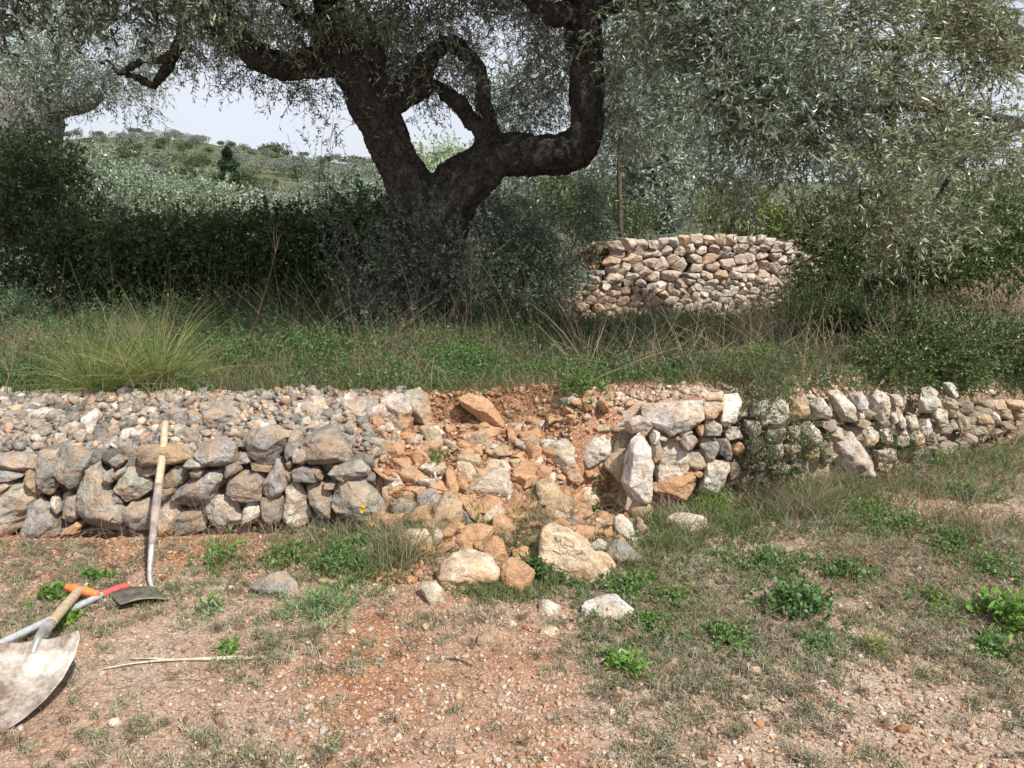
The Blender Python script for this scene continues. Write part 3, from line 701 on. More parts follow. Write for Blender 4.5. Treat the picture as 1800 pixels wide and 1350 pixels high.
# ------------------------------------------------------------ pebbles
t_ = (1 + 5 ** .5) / 2
ICO = np.array([(-1,t_,0),(1,t_,0),(-1,-t_,0),(1,-t_,0),(0,-1,t_),(0,1,t_),(0,-1,-t_),(0,1,-t_),(t_,0,-1),(t_,0,1),(-t_,0,-1),(-t_,0,1)]) / 1.9
ICF = np.array([(0,11,5),(0,5,1),(0,1,7),(0,7,10),(0,10,11),(1,5,9),(5,11,4),(11,10,2),(10,7,6),(7,1,8),(3,9,4),(3,4,2),(3,2,6),(3,6,8),(3,8,9),(4,9,5),(2,4,11),(6,2,10),(8,6,7),(9,8,1)])
def rotz_rand(n, rs, tilt=.5):
    a = rs.uniform(0, 2*np.pi, n); b = rs.normal(0, tilt, n); c = rs.normal(0, tilt, n)
    ca, sa, cb, sb, cc, s_ = np.cos(a), np.sin(a), np.cos(b), np.sin(b), np.cos(c), np.sin(c)
    z = np.zeros(n); o = np.ones(n)
    Rz = np.stack([np.stack([ca, -sa, z], 1), np.stack([sa, ca, z], 1), np.stack([z, z, o], 1)], 1)
    Rx = np.stack([np.stack([o, z, z], 1), np.stack([z, cb, -sb], 1), np.stack([z, sb, cb], 1)], 1)
    Ry = np.stack([np.stack([cc, z, s_], 1), np.stack([z, o, z], 1), np.stack([-s_, z, cc], 1)], 1)
    return Rz @ Rx @ Ry
def pebbles(P, S, rs, cols, flat=.6):
    n = len(P)
    B = ICO[None] * rs.uniform(.55, 1.3, (n, 12, 1)) * np.stack([rs.uniform(.8, 1.5, n), rs.uniform(.7, 1.1, n), rs.uniform(.4, 1.0, n) * flat / .6], 1)[:, None, :]
    B = np.einsum('nij,nkj->nki', rotz_rand(n, rs, .5), B) * (S / 2)[:, None, None] + P[:, None, :]
    Fc = ICF[None] + (np.arange(n) * 12)[:, None, None]
    return B.reshape(-1, 3), Fc.reshape(-1, 3), np.repeat(cols, 12, axis=0)
PAL_O = np.array([(.48,.25,.13),(.53,.31,.18),(.58,.38,.26),(.40,.20,.105),(.62,.47,.35)])
PAL_P = np.array([(.66,.48,.36),(.72,.58,.47),(.62,.42,.29),(.58,.46,.37),(.66,.40,.26),(.74,.66,.57)])
PAL_G = np.array([(.36,.33,.29),(.44,.40,.35),(.30,.27,.24),(.45,.36,.28),(.38,.31,.25),(.46,.43,.39)])
def pick(pal, n, rs): return pal[rs.integers(len(pal), size=n)] * rs.uniform(.75, 1.12, (n, 1))
rs = np.random.default_rng(3)
g = Geo()
n = 46000                                          # track gravel, dense near the camera
y = 1.2 + rs.random(n) ** 1.3 * 3.2; x = rs.uniform(-.95, .95, n) * (y * .72 + .5)
k = (y < Yw(x) - .02); x, y = x[k], y[k]
dn = fbm(np.stack([x * 1.5, y * 1.5, 0 * x], 1), 3); k = rs.random(len(x)) < np.clip(.70 + dn * 1.2, .2, 1); x, y = x[k], y[k]
S = .006 + .018 * rs.random(len(x)) ** 2.2 + (rs.random(len(x)) < .012) * rs.uniform(.012, .03, len(x))
g.add(*pebbles(np.stack([x, y, H(x, y) + S * .15], 1), S, rs, pick(np.concatenate([PAL_P, PAL_P, PAL_O]), len(x), rs)))
o = g.build('gravel', M_PEB, smooth=False); o['kind'] = 'stuff'
g = Geo()
n = 7000                                           # broken stone packed on top of the left wall
x = rs.uniform(-3.1, -.62, n); y = Yw(x) + rs.uniform(.06, .66, n)
S = .014 + .062 * rs.random(n) ** 2.4
g.add(*pebbles(np.stack([x, y, H(x, y) + S * rs.uniform(.0, .45, n)], 1), S, rs, pick(np.concatenate([PAL_G, PAL_G, PAL_G, PAL_P]), n, rs)))
n = 1700                                           # top of the right wall
x = rs.uniform(.2, 4.2, n); y = Yw(x) + rs.uniform(.06, .5, n); S = .012 + .04 * rs.random(n) ** 2.4
g.add(*pebbles(np.stack([x, y, H(x, y) + S * .2], 1), S, rs, pick(PAL_P, n, rs)))
o = g.build('rubble_fill', M_RUB, smooth=False); o['kind'] = 'stuff'
g = Geo()
n = 9500                                           # fine orange debris on the collapsed slope
x = rs.uniform(-.85, .62, n); y = Yw(x) + rs.uniform(-.55, .66, n); k = rs.random(n) < np.clip(coll(x) + .6, 0, 1); x, y = x[k], y[k]; n = len(x)
S = .010 + .034 * rs.random(n) ** 2.2
g.add(*pebbles(np.stack([x, y, H(x, y) + S * .25], 1), S, rs, pick(PAL_O, n, rs)))
n = 3800; x = rs.uniform(-3.0, -.3, n); y = Yw(x) - rs.uniform(.0, .5, n); S = .006 + .022 * rs.random(n) ** 3
g.add(*pebbles(np.stack([x, y, H(x, y) + S * .2], 1), S, rs, pick(PAL_O, n, rs)))
n = 1500; x = rs.uniform(.6, 3.9, n); y = Yf(x) + rs.uniform(.1, .7, n); S = .02 + .05 * rs.random(n) ** 2
g.add(*pebbles(np.stack([x, y, H(x, y) + S * .2], 1), S, rs, pick(np.array([(.36,.24,.16),(.45,.33,.24),(.28,.17,.11)]), n, rs)))
o = g.build('stony_debris', M_RUB, smooth=False); o['kind'] = 'stuff'
# medium rubble: individual stones in the gap and on the left wall top
def rubble(n, xr, yr, sr, cols, label, group, cf=None):
    k = 0
    while k < n:
        x = random.uniform(*xr); y = float(Yw(x)) + random.uniform(*yr)
        if cf and random.random() > cf(x): continue
        k += 1; s = random.uniform(*sr); SEED[0] += 1; r_ = np.random.default_rng(SEED[0])
        P = np.sign(r_.normal(size=(9, 3))) * r_.uniform(.25, 1.0, (9, 3))
        P = P * np.array([s * .62, s * .45, s * r_.uniform(.22, .45)]); a = r_.uniform(0, 6.28)
        Rm = rotz_rand(1, r_, .35)[0]; P = P @ Rm.T
        V, T = rock(P, s, SEED[0], lev=2 if s < .06 else 3)
        loc = np.array([x, y, Hs(x, y) + s * .12]); V = V + loc
        o = mesh('rubble_stone', V, T, M_ROCK, loc=loc, smooth=False)
        base, st = COLS[random.choice(cols)]; j = random.uniform(.8, 1.15); o.color = (base[0]*j, base[1]*j, base[2]*j, min(1, st))
        if 'collapsed gap' in label:
            vx = 'left' if x < -.4 else ('middle' if x < -.02 else 'right'); vy = 'upper' if y > Yw(x) + .3 else ('central' if y > Yw(x) else 'lowest')
            tag(o, 'angular rubble stone in the %s %s part of the gap' % (vy, vx), 'stone', 'rubble in the %s %s part of the gap' % (vy, vx))
        elif 'left wall top' in label:
            vx = 'left of the hoe' if x < -1.75 else 'right of the hoe'
            tag(o, 'small stone among the broken stone topping the left wall, ' + vx, 'stone', 'loose stones on the left wall top ' + vx)
        else: tag(o, label, 'stone', group)
rubble(235, (-.74, .56), (-.34, .50), (.055, .15), 'oooooowct', ORG, GRG, lambda x: float(coll(x)) + .5)
rubble(55, (-2.95, -.75), (.10, .58), (.05, .11), 'ggwbt', 'small grey or brown stone among the broken stone packed on the left wall top', 'loose stones on the left wall top')
rubble(22, (.30, 1.9), (.12, .50), (.04, .09), 'wctt', 'small pale stone lying on the terrace edge above the right wall', 'loose stones above the right wall')

# ------------------------------------------------------------ far wall (courses of cut Voronoi cells)
fw = empty('dry_stone_wall', (2.2, 8.0, .6), 'neat pale dry stone wall of the upper terrace behind the olive tree, topped by upright coping stones', 'stone wall')
def clip(poly, n, d):
    out = []
    for i in range(len(poly)):
        a, b_ = poly[i], poly[(i + 1) % len(poly)]; da, db = a @ n - d, b_ @ n - d
        if da <= 0: out.append(a)
        if da * db < 0: out.append(a + (b_ - a) * da / (da - db))
    return out
U0, U1 = .45, 4.3
def ztop(u): return np.interp(u, [.4, .75, 1.05, 2.5, 3.0, 3.3, 4.3], [.78, 1.08, 1.38, 1.44, 1.32, 1.20, 1.10])
rf = np.random.default_rng(12); seeds = []
row = 0; z = .52
while z < 1.24:
    hgt = rf.uniform(.045, .105); u = U0 + rf.uniform(-.1, 0)
    while u < U1:
        wd = .02 + hgt * rf.uniform(.7, 2.9); seeds.append((u + wd / 2, z + hgt / 2 + rf.normal(0, .024), 1.0)); u += wd
    z += hgt
u = 1.0
while u < U1:
    wd = rf.uniform(.08, .17); seeds.append((u + wd / 2, float(ztop(u)) - .075, 1.0)); u += wd
ZS = 1.45; S_ = np.array(seeds)[:, :2] * [1, ZS]; cells = []
for i, s in enumerate(S_):
    zt = float(ztop(s[0])) * ZS
    if s[1] > zt - .02: continue
    poly = [np.array(q) for q in ((s[0]-.3, .42 * ZS), (s[0]+.3, .42 * ZS), (s[0]+.3, zt + rf.uniform(-.07,.04)), (s[0]-.3, zt + rf.uniform(-.07,.04)))]
    if s[0] < .9: poly = clip(poly, np.array([-1., 0.]), -U0)
    for j in np.argsort(((S_ - s) ** 2).sum(1))[1:16]:
        q = S_[j]; n_ = q - s; m_ = (q + s) / 2; poly = clip(poly, n_, m_ @ n_)
        if len(poly) < 3: break
    if len(poly) >= 3: cells.append(np.array(poly) / [1, ZS])
def parea(p): x, y = p[:, 0], p[:, 1]; return abs(np.dot(x, np.roll(y, 1)) - np.dot(y, np.roll(x, 1))) / 2
cells.sort(key=lambda p: -parea(p)); g = Geo()
for k, pl in enumerate(cells):
    c = pl.mean(0); q = c + (pl - c) * .97
    th = rf.uniform(.10, .16); SEED[0] += 1; P = []
    yb = float(Yf(c[0])) + rf.uniform(-.02, .02) + .10 * (c[1] - .6)
    for p in q: P.append((p[0], yb + .45 * (p[0] - c[0]) + rf.uniform(-.015, .02), p[1]))
    P = np.array(P); C0 = P.mean(0); O = P.copy()
    fr = C0 + (O - C0) * rf.uniform(.55, .85, (len(O), 1)); fr[:, 1] = C0[1] - th * rf.uniform(.2, .42, len(O)); bk = C0 + (O - C0) * .8; bk[:, 1] += .14
    P = np.concatenate([O, fr, bk, [C0 + np.array([rf.uniform(-.02, .02), -th * .45, rf.uniform(-.01, .02)])]])
    V, T = rock(P, math.sqrt(parea(pl)), SEED[0], lev=3, rounded=.3)
    warm = 1.0 if (c[0] < 1.6 and c[1] < .9) else .15
    base = np.array((.60, .53, .465)) * (1 - warm * .5) + np.array((.50, .30, .16)) * warm * .5
    if rf.random() < .10: base = np.array((.60, .44, .30))
    base = base * rf.uniform(.82, 1.12)
    if k < 100:
        o = mesh('stone', V, T, M_ROCK, parent=fw, loc=V.mean(0), smooth=False); o.color = (*base, warm * .45 * rf.uniform(0, 1.2))
    else: g.add(V, T, base)
o = g.build('small_stones', M_RUB, parent=fw, loc=fw.location); o['kind'] = 'stuff'

# ------------------------------------------------------------ vegetation builders
def norm(a): return a / (np.linalg.norm(a, axis=-1, keepdims=True) + 1e-9)
def leaves(P, D, Ln, Wd, rs, col, jit=.25, kind=4, up=None):
    """P bases, D directions; kind 4 = narrow lance leaf, 6 = broad leaf"""
    n = len(P); D = norm(D)
    Nn = rs.normal(size=(n, 3)) if up is None else np.tile(np.array(up, float), (n, 1)) + rs.normal(0, .45, (n, 3))
    Sd = norm(np.cross(D, Nn)); Ln = np.broadcast_to(Ln, n)[:, None]; Wd = np.broadcast_to(Wd, n)[:, None]
    Up = np.cross(Sd, D)
    if kind == 4:
        V = np.stack([P, P + D*Ln*.45 + Sd*Wd*.5 + Up*Wd*.12, P + D*Ln, P + D*Ln*.45 - Sd*Wd*.5 + Up*Wd*.12], 1)
    else:
        V = np.stack([P, P + D*Ln*.28 + Sd*Wd*.42, P + D*Ln*.65 + Sd*Wd*.45, P + D*Ln, P + D*Ln*.65 - Sd*Wd*.45, P + D*Ln*.28 - Sd*Wd*.42], 1)
    Fc = np.arange(n * kind).reshape(n, kind)
    c = np.broadcast_to(np.asarray(col, float), (n, 3)) * rs.uniform(1 - jit, 1 + jit, (n, 1)) * rs.uniform(.93, 1.07, (n, 3))
    return V.reshape(-1, 3), Fc, np.repeat(c, kind, 0)
def stems(S, D, Ln, rad, rs, segs=3, droop=.0, curve=.25, col=(1, 1, 1), tip=.35):
    """bent three sided stems; returns geometry and the centre points (n, segs+1, 3)"""
    n = len(S); Ln = np.broadcast_to(Ln, n); rad = np.broadcast_to(rad, n); d = norm(D); p = S.copy(); pts = [p]
    cv = rs.normal(0, curve, (n, 3))
    for k in range(segs):
        d = norm(d + cv / segs + np.array([0, 0, -droop / segs])); p = p + d * (Ln / segs)[:, None]; pts.append(p)
    C_ = np.stack(pts, 1); t = norm(C_[:, -1] - C_[:, 0]); a = norm(np.cross(t, rs.normal(size=(n, 3)))); b_ = np.cross(t, a)
    V = []
    for k in range(segs + 1):
        r = (rad * (1 - (1 - tip) * k / segs))[:, None]
        for q in range(3): V.append(C_[:, k] + r * (a * math.cos(2.094*q) + b_ * math.sin(2.094*q)))
    V = np.stack(V, 1); m_ = 3 * (segs + 1); Fc = []
    for k in range(segs):
        for q in range(3): Fc.append([3*k+q, 3*k+(q+1) % 3, 3*k+3+(q+1) % 3, 3*k+3+q])
    Fc = (np.array(Fc)[None] + (np.arange(n) * m_)[:, None, None]).reshape(-1, 4)
    T = np.repeat(np.broadcast_to(np.asarray(col, float), (n, 3)) * rs.uniform(.75, 1.2, (n, 1)), m_, 0)
    return V.reshape(-1, 3), Fc, T, C_
def along(C_, m, rs, lo=.1):
    """m random points on each stem and the stem direction there"""
    n, s, _ = C_.shape; t = rs.uniform(lo, 1, (n, m)) * (s - 1) * .999; i = t.astype(int); f = (t - i)[..., None]
    a = np.take_along_axis(C_, i[..., None], 1); b_ = np.take_along_axis(C_, i[..., None] + 1, 1)
    return (a + (b_ - a) * f).reshape(-1, 3), norm(b_ - a).reshape(-1, 3)
def sample_ell(c, r, n, rs, shell=.35, gap=0.0, fr=1.6):
    d = norm(rs.normal(size=(int(n * 2.6) + 8, 3))); q = rs.random(len(d)) ** shell
    P = np.asarray(c) + d * q[:, None] * np.asarray(r)
    if gap > 0:
        k = fbm(P * fr + 3.3, 2) > (gap - .5); P = P[k]; d = d[k]
    return P[:n], d[:n]
def foliage(g, tw, blobs, rs, leaf=(.055, .011), per=14, twig=.28, droop=.5, col=(1, 1, 1), kind=4, gap=.45, fr=1.6, spread=.9, out=.6, rad=.0022, dirb=(0, 0, 0), shell=.35, jit=.25):
    """twigs carrying leaves, scattered through ellipsoids (centre, radii, number)"""
    for c, r, n in blobs:
        P, d = sample_ell(c, r, n, rs, shell, gap, fr)
        if not len(P): continue
        D = d * out + rs.normal(0, .6, P.shape) + np.array(dirb)
        cl = np.asarray(col) * (1 + .35 * fbm(P * 2.1 + 40, 2))[:, None]
        V, Fc, T, C_ = stems(P, D, twig * rs.uniform(.6, 1.3, len(P)), rad, rs, 3, droop, .5)
        tw.add(V, Fc, T)
        Q, t = along(C_, per, rs)
        Dl = t * .75 + rs.normal(0, spread, Q.shape) * .8
        m = len(Q); cc = np.repeat(cl, per, 0)
        g.add(*leaves(Q, Dl, leaf[0] * rs.uniform(.6, 1.25, m), leaf[1] * rs.uniform(.8, 1.2, m), rs, cc, jit, kind))
def tube(pts, rad, sides=10, seg=6, lump=.0, seed=0):
    """smooth tapering limb through points"""
    pts = np.asarray(pts, float); rad = np.asarray(rad, float); n = len(pts)
    P = np.vstack([2*pts[0]-pts[1], pts, 2*pts[-1]-pts[-2]]); Cn = []; Rr = []
    for i in range(n - 1):
        for k in range(seg):
            t = k / seg; a, b_, c, d = P[i:i+4]
            Cn.append(.5*((2*b_)+(-a+c)*t+(2*a-5*b_+4*c-d)*t*t+(-a+3*b_-3*c+d)*t**3)); Rr.append(rad[i]+(rad[i+1]-rad[i])*t)
    Cn.append(pts[-1]); Rr.append(rad[-1]); Cn = np.array(Cn); Rr = np.array(Rr)
    tg = norm(np.gradient(Cn, axis=0)); u = norm(np.cross(tg[0], [.3, .9, .2])); V = []
    for k in range(len(Cn)):
        u = norm(u - tg[k] * (u @ tg[k])); v = np.cross(tg[k], u)
        an = np.arange(sides) * 2 * np.pi / sides; V.append(Cn[k] + Rr[k] * (np.cos(an)[:, None] * u + np.sin(an)[:, None] * v))
    V = np.array(V).reshape(-1, 3); m = len(Cn)
    if lump:
        ax = np.repeat(Cn, sides, 0); rd = norm(V - ax); rr = np.repeat(Rr, sides)[:, None]
        V = V + rd * rr * lump * fbm(ax * 3 + rd * 1.6 + seed, 3)[:, None]
    i = np.arange(m * sides).reshape(m, sides); j = np.roll(i, -1, 1)
    Fq = np.stack([i[:-1], j[:-1], j[1:], i[1:]], -1).reshape(-1, 4)
    V = np.vstack([V, Cn[0], Cn[-1]]); a, b_ = m * sides, m * sides + 1
    cap = np.concatenate([np.stack([j[0], i[0], np.full(sides, a)], 1), np.stack([i[-1], j[-1], np.full(sides, b_)], 1)])
    return V, [Fq, cap]
def limb(pp, Y, sides=10, seg=6, lump=0, seed=0, dx=0):
    """pp: (px, py, half width px[, Y]) traced on the photo, placed at its real distance"""
    pts = []; rad = []
    for q in pp:
        yy = q[3] if len(q) > 3 else Y; pts.append(W(q[0], q[1], yy)); rad.append(q[2] * mpp(q[0], q[1], yy))
    return tube(pts, rad, sides, seg, lump, seed)
def blob(px, py, Y, rx, ry, ryd, n):              # ellipsoid from photo measures: radii px, px, metres deep
    k = mpp(px, py, Y); return (W(px, py, Y), (rx * k, ryd, ry * k), n)

# ------------------------------------------------------------ the big olive tree
TY = 7.0
tree = empty('olive_tree', (W(750, 600, TY)[0], TY, .6), 'large old olive tree with a thick dark forked trunk in the centre', 'tree')
LIMBS = [
 [(735,640,96),(745,560,82),(748,480,74),(742,420,70),(738,370,58),(720,325,44),(695,275,40),(672,225,42),(652,180,43),(632,140,36),(600,112,26),(545,112,26,6.9),(490,115,24,6.8),(445,92,24,6.7),(415,62,20,6.6),(392,25,20,6.5),(380,-60,18,6.3)],
 [(752,470,56),(765,400,56),(800,335,50),(845,290,44),(900,272,37),(958,272,37,6.9),(1008,262,38,6.8),(1030,220,33,6.75),(1030,160,31,6.7),(1030,100,32,6.65),(1022,40,34,6.6),(1010,-40,30,6.5),(960,-140,22,6.2)],
 [(640,150,38),(610,110,32),(592,60,29),(580,10,30),(575,-70,26,6.6),(600,-160,18,6.2)],
 [(862,262,32,6.95),(857,225,17),(852,180,15),(847,135,14),(824,102,12),(797,78,15),(768,86,11),(742,108,13),(735,142,9)],
 [(700,175,26),(728,165,14),(760,155,12),(795,172,14),(822,205,13),(850,240,18),(862,262,20)],
 [(672,190,30),(662,150,22),(655,115,16)],
 [(700,180,22),(680,130,10),(662,80,6,6.9),(640,20,5,6.8),(600,-40,4,6.7)],
 [(445,92,20,6.7),(400,60,18,6.8),(360,30,16,6.9),(330,20,14,7.0),(322,65,11,7.0),(302,100,8),(290,125,7),(268,152,5)],
 [(300,102,9),(290,100,6),(268,108,5),(245,110,5),(225,120,4),(212,132,4)],
 [(268,152,5),(250,140,5),(233,133,4),(207,127,3),(192,108,2),(176,112,1)],
 [(330,20,14,7.0),(300,0,12,7.0),(270,-40,10,7)],
 [(1040,18,26,6.6),(1080,5,16,6.5),(1150,8,13,6.2),(1250,-5,10,5.9),(1380,-30,8,5.6)],
 [(1015,20,24,6.6),(975,28,16,6.4),(945,10,14,6.3),(900,-30,10,6.1)],
 [(700,175,20),(735,150,24),(745,120,20),(765,85,16)],
 [(640,150,20),(560,60,14,6.8),(520,20,12,6.6),(480,-40,9,6.4)],
]
g = Geo()
for k, l in enumerate(LIMBS):
    big_ = l[0][2] > 45; l = [(q[0], q[1], q[2] * (.90 if k < 3 else .95), *q[3:]) for q in l]; g.add(*limb(l, TY, 40 if big_ else 20, 10 if big_ else 6, .22 if big_ else .3, k * 7.0))
# root flare and knots
for k in range(7):
    a = k * .9; b0 = W(745, 600, TY); d = np.array([math.cos(a), math.sin(a), 0])
    g.add(*tube([b0 + [0, 0, .45], b0 + d * .28 + [0, 0, .12], b0 + d * .75 + [0, 0, -.12]], [.26, .17, .05], 16, 6, .25, k))
raw = g.build('trunk', M_BARK)
md = raw.modifiers.new('fuse', 'REMESH'); md.mode = 'VOXEL'; md.voxel_size = .018; md.use_smooth_shade = True
dg = bpy.context.evaluated_depsgraph_get(); me = raw.evaluated_get(dg).to_mesh()
V = np.empty(len(me.vertices) * 3, np.float32); me.vertices.foreach_get('co', V); V = V.reshape(-1, 3).astype(float)
nn_ = np.empty(len(me.vertices) * 3, np.float32); me.vertices.foreach_get('normal', nn_); nn_ = nn_.reshape(-1, 3)
fq = np.empty(len(me.loops), np.int32); me.loops.foreach_get('vertex_index', fq)
ft = np.empty(len(me.polygons), np.int32); me.polygons.foreach_get('loop_total', ft)
raw.evaluated_get(dg).to_mesh_clear(); bpy.data.objects.remove(raw)
V = V + nn_ * (.034 * (1 - 2.4 * np.abs(fbm(V * np.array([8, 8, 3.0]) + fbm(V * 3, 2)[:, None] * .8 + 3, 3))) + .016 * (1 - 2 * np.abs(fbm(V * np.array([24, 24, 9.]), 3))) - .026)[:, None]
if (ft == 4).all(): Fs = fq.reshape(-1, 4)
else: Fs = None
trunk = mesh('trunk', V, Fs, M_BARK, parent=tree, loc=tree.location)
# crown
rs = np.random.default_rng(21); g = Geo(); tw = Geo()
BL = [blob(790,60,6.8,60,30,.25,60), blob(850,110,6.7,40,40,.25,45), blob(730,120,6.7,40,40,.2,40), blob(150,-10,6.6,150,60,.6,80), blob(300,40,6.8,120,50,.6,240), blob(420,10,6.4,120,55,.7,360), blob(500,50,6.9,110,50,.5,360), blob(600,0,7.4,130,90,.6,520), blob(600,-20,6.5,130,50,.5,300),
      blob(740,40,7.6,130,90,.5,520), blob(740,-20,6.5,130,50,.6,300), blob(870,70,7.6,120,100,.5,480), blob(860,-10,6.4,120,50,.6,300), blob(960,60,7.2,90,90,.6,420), blob(930,140,7.4,90,80,.5,260), blob(1120,40,6.4,110,80,.7,520), blob(1130,150,7.0,90,110,.6,420),
      blob(370,95,7.0,110,36,.4,110), blob(560,150,6.9,60,30,.3,60), blob(680,90,7.3,80,60,.4,200), blob(790,110,7.4,90,70,.4,170), blob(470,125,6.9,70,28,.3,70),
      blob(900,190,7.5,60,60,.4,110), blob(235,130,7.2,36,44,.4,30), blob(590,215,6.9,28,40,.25,22), blob(740,205,7.1,24,24,.2,16)]
foliage(g, tw, BL, rs, leaf=(.052, .0105), per=12, twig=.26, droop=.7, gap=.50, fr=2.2, col=(1.35, 1.35, 1.25))
# the crown above the picture, which shades trunk and hedge
SH = [((-2.4, 6.0, 3.9), (1.6, 1.3, .55), 800), ((-.8, 5.9, 4.1), (1.6, 1.2, .6), 900), ((.5, 5.6, 4.1), (1.3, 1.1, .6), 850), ((-3.6, 6.4, 3.7), (1.3, 1.2, .6), 650), ((-1.2, 7.3, 4.3), (2.2, 1.2, .7), 700),
      ((-.2, 4.9, 3.9), (1.2, .8, .5), 500), ((-4.6, 6.2, 3.6), (1.2, 1.2, .7), 500)]
foliage(g, tw, SH, rs, leaf=(.085, .022), per=14, twig=.35, droop=.4, gap=.30, col=(.95, .92, .85))
g.build('crown', M_OLIVE, parent=tree, loc=tree.location, smooth=False)
tw.build('twigs', M_TWIG, parent=tree, loc=tree.location)

# bare drooping twigs at the lower edge of the crown belong to the crown too
def arcs(g, starts, rs, n, Y, ln=(.15, .4), rad=.003, dirs=(0, 0, -1), col=(1, 1, 1)):
    S = []
    for k in range(n):
        a = starts[rs.integers(len(starts) - 1)]; i = rs.integers(len(starts) - 1); t = rs.random()
        p = np.array(starts[i]) * (1 - t) + np.array(starts[i + 1]) * t; S.append(W(p[0], p[1], Y + rs.normal(0, .2)))
    V, Fc, T, _ = stems(np.array(S), np.array(dirs) + rs.normal(0, .6, (n, 3)), rs.uniform(*ln, n), rad, rs, 5, .3, 1.2, col, .3); g.add(V, Fc, T)

# ------------------------------------------------------------ left olive (pale trunk)
t2 = empty('olive_tree', (-5.2, 9.0, .6), 'olive tree with a pale grey trunk at the left edge, partly hidden by dark bushes', 'tree')
g = Geo()
for k, l in enumerate([[(20,420,60),(30,330,55),(48,260,52),(58,215,48),(60,180,40),(40,150,30),(10,120,26),(-30,80,22)],
          [(62,235,36),(78,200,22),(110,190,18),(150,180,15),(178,165,9)], [(75,240,26),(88,200,18),(92,150,15),(110,100,12),(120,40,10)],
          [(20,160,24),(0,190,22),(-20,240,24),(-25,330,28)], [(110,100,10),(150,60,8),(190,20,6)], [(92,150,12),(60,90,10),(50,20,8)]]):
    g.add(*limb(l, 9.0, 20, 6, .3, k))
g.build('trunk', M_PALEBARK, parent=t2, loc=t2.location)
rs = np.random.default_rng(22); g = Geo(); tw = Geo()
foliage(g, tw, [blob(60,40,9.0,130,80,1.1,380), blob(170,90,8.8,90,80,.8,430), blob(-60,120,9.2,90,120,1,320), blob(215,115,8.6,60,42,.6,170), blob(90,135,8.7,80,40,.6,150),
   blob(200,20,8.9,120,60,.8,260), blob(230,180,8.5,30,36,.4,26), blob(20,-60,9,200,60,1.2,250), blob(20,110,8.5,60,40,.4,120)], rs, leaf=(.06, .013), per=12, twig=.32, droop=.7, gap=.52, fr=2.2, col=(1.8, 1.95, 2.0))
g.build('crown', M_OLIVE, parent=t2, loc=t2.location, smooth=False); tw.build('twigs', M_TWIG, parent=t2, loc=t2.location)

# ------------------------------------------------------------ right olive, its near foliage hanging in front of the bushes
t3 = empty('olive_tree', (6.0, 7.4, .6), 'olive tree on the right whose silvery branches hang down over the bushes', 'tree')
g = Geo()
for k, l in enumerate([[(2130,620,60,7.4),(2090,450,50,7.4),(2020,300,42,7.2),(1910,180,30,6.9),(1780,70,22,6.5),(1640,-30,18,6.2),(1560,-150,15,6.0)],
      [(2000,280,18,7.15),(1880,240,10,6.9),(1780,212,8,6.6),(1640,190,7,6.2),(1470,194,11,5.5),(1400,215,7,5.2),(1340,260,2,5.0)], [(1860,140,18,6.75),(1760,100,9,6.2),(1690,80,7,5.9),(1700,30,3,5.6)],
      [(1780,72,16,6.5),(1650,80,11,6.3),(1540,80,9,6.1),(1450,90,10,5.8),(1360,110,7,5.4),(1280,150,5,5.1),(1220,220,2,4.9)], [(1640,-28,16,6.2),(1530,-15,12,6.0),(1400,-10,10,5.8),(1280,20,6,5.3),(1180,60,2,5.1)],
      [(1560,192,10,5.9),(1567,250,7,5.6),(1520,310,4,5.3),(1510,370,2,5.2)], [(1910,185,14,6.9),(1790,220,8,6.5),(1700,270,6,6.2),(1640,360,2,5.8)]]):
    g.add(*limb(l, 7.0, 14, 6, .25, k))
g.build('trunk', M_BARK, parent=t3, loc=t3.location)
rs = np.random.default_rng(23); g = Geo(); tw = Geo()
BL = [blob(1200,40,5.3,120,80,.45,330), blob(1330,60,5.3,110,90,.5,420), blob(1460,60,5.4,120,80,.5,420), blob(1600,60,5.7,110,70,.5,480), blob(1670,110,5.8,75,80,.5,360), blob(1670,30,5.9,60,50,.5,170),
      blob(1260,160,5.1,90,90,.4,330), blob(1380,190,5.1,100,90,.4,380), blob(1500,170,5.4,110,80,.5,380), blob(1620,200,5.6,110,70,.5,420), blob(1720,215,5.9,36,40,.4,60),
      blob(1330,290,4.9,80,60,.3,110), blob(1450,300,5.1,90,70,.35,140), blob(1560,310,5.3,90,80,.4,170), blob(1670,300,5.6,90,70,.4,170), blob(1750,285,5.9,50,40,.4,80),
      blob(1600,390,5.2,80,50,.3,120), blob(1500,380,5.1,60,40,.3,60), blob(1680,380,5.6,60,30,.3,60), blob(1180,120,5.6,70,90,.4,160), blob(1240,260,5.1,40,60,.3,70)]
for sel, cl_ in ((lambda b_: b_[0][0] < 2.0, (1.05, 1.18, 1.05)), (lambda b_: b_[0][0] >= 2.0, (1.5, 1.42, .98))):
    foliage(g, tw, [b_ for b_ in BL if sel(b_)], rs, leaf=(.052, .0105), per=15, twig=.32, droop=.6, gap=.56, col=cl_, fr=3.2, rad=.0028, dirb=(.3, -.1, 0), spread=.75)
g.build('crown', M_OLIVE, parent=t3, loc=t3.location, smooth=False); tw.build('twigs', M_TWIG, parent=t3, loc=t3.location)

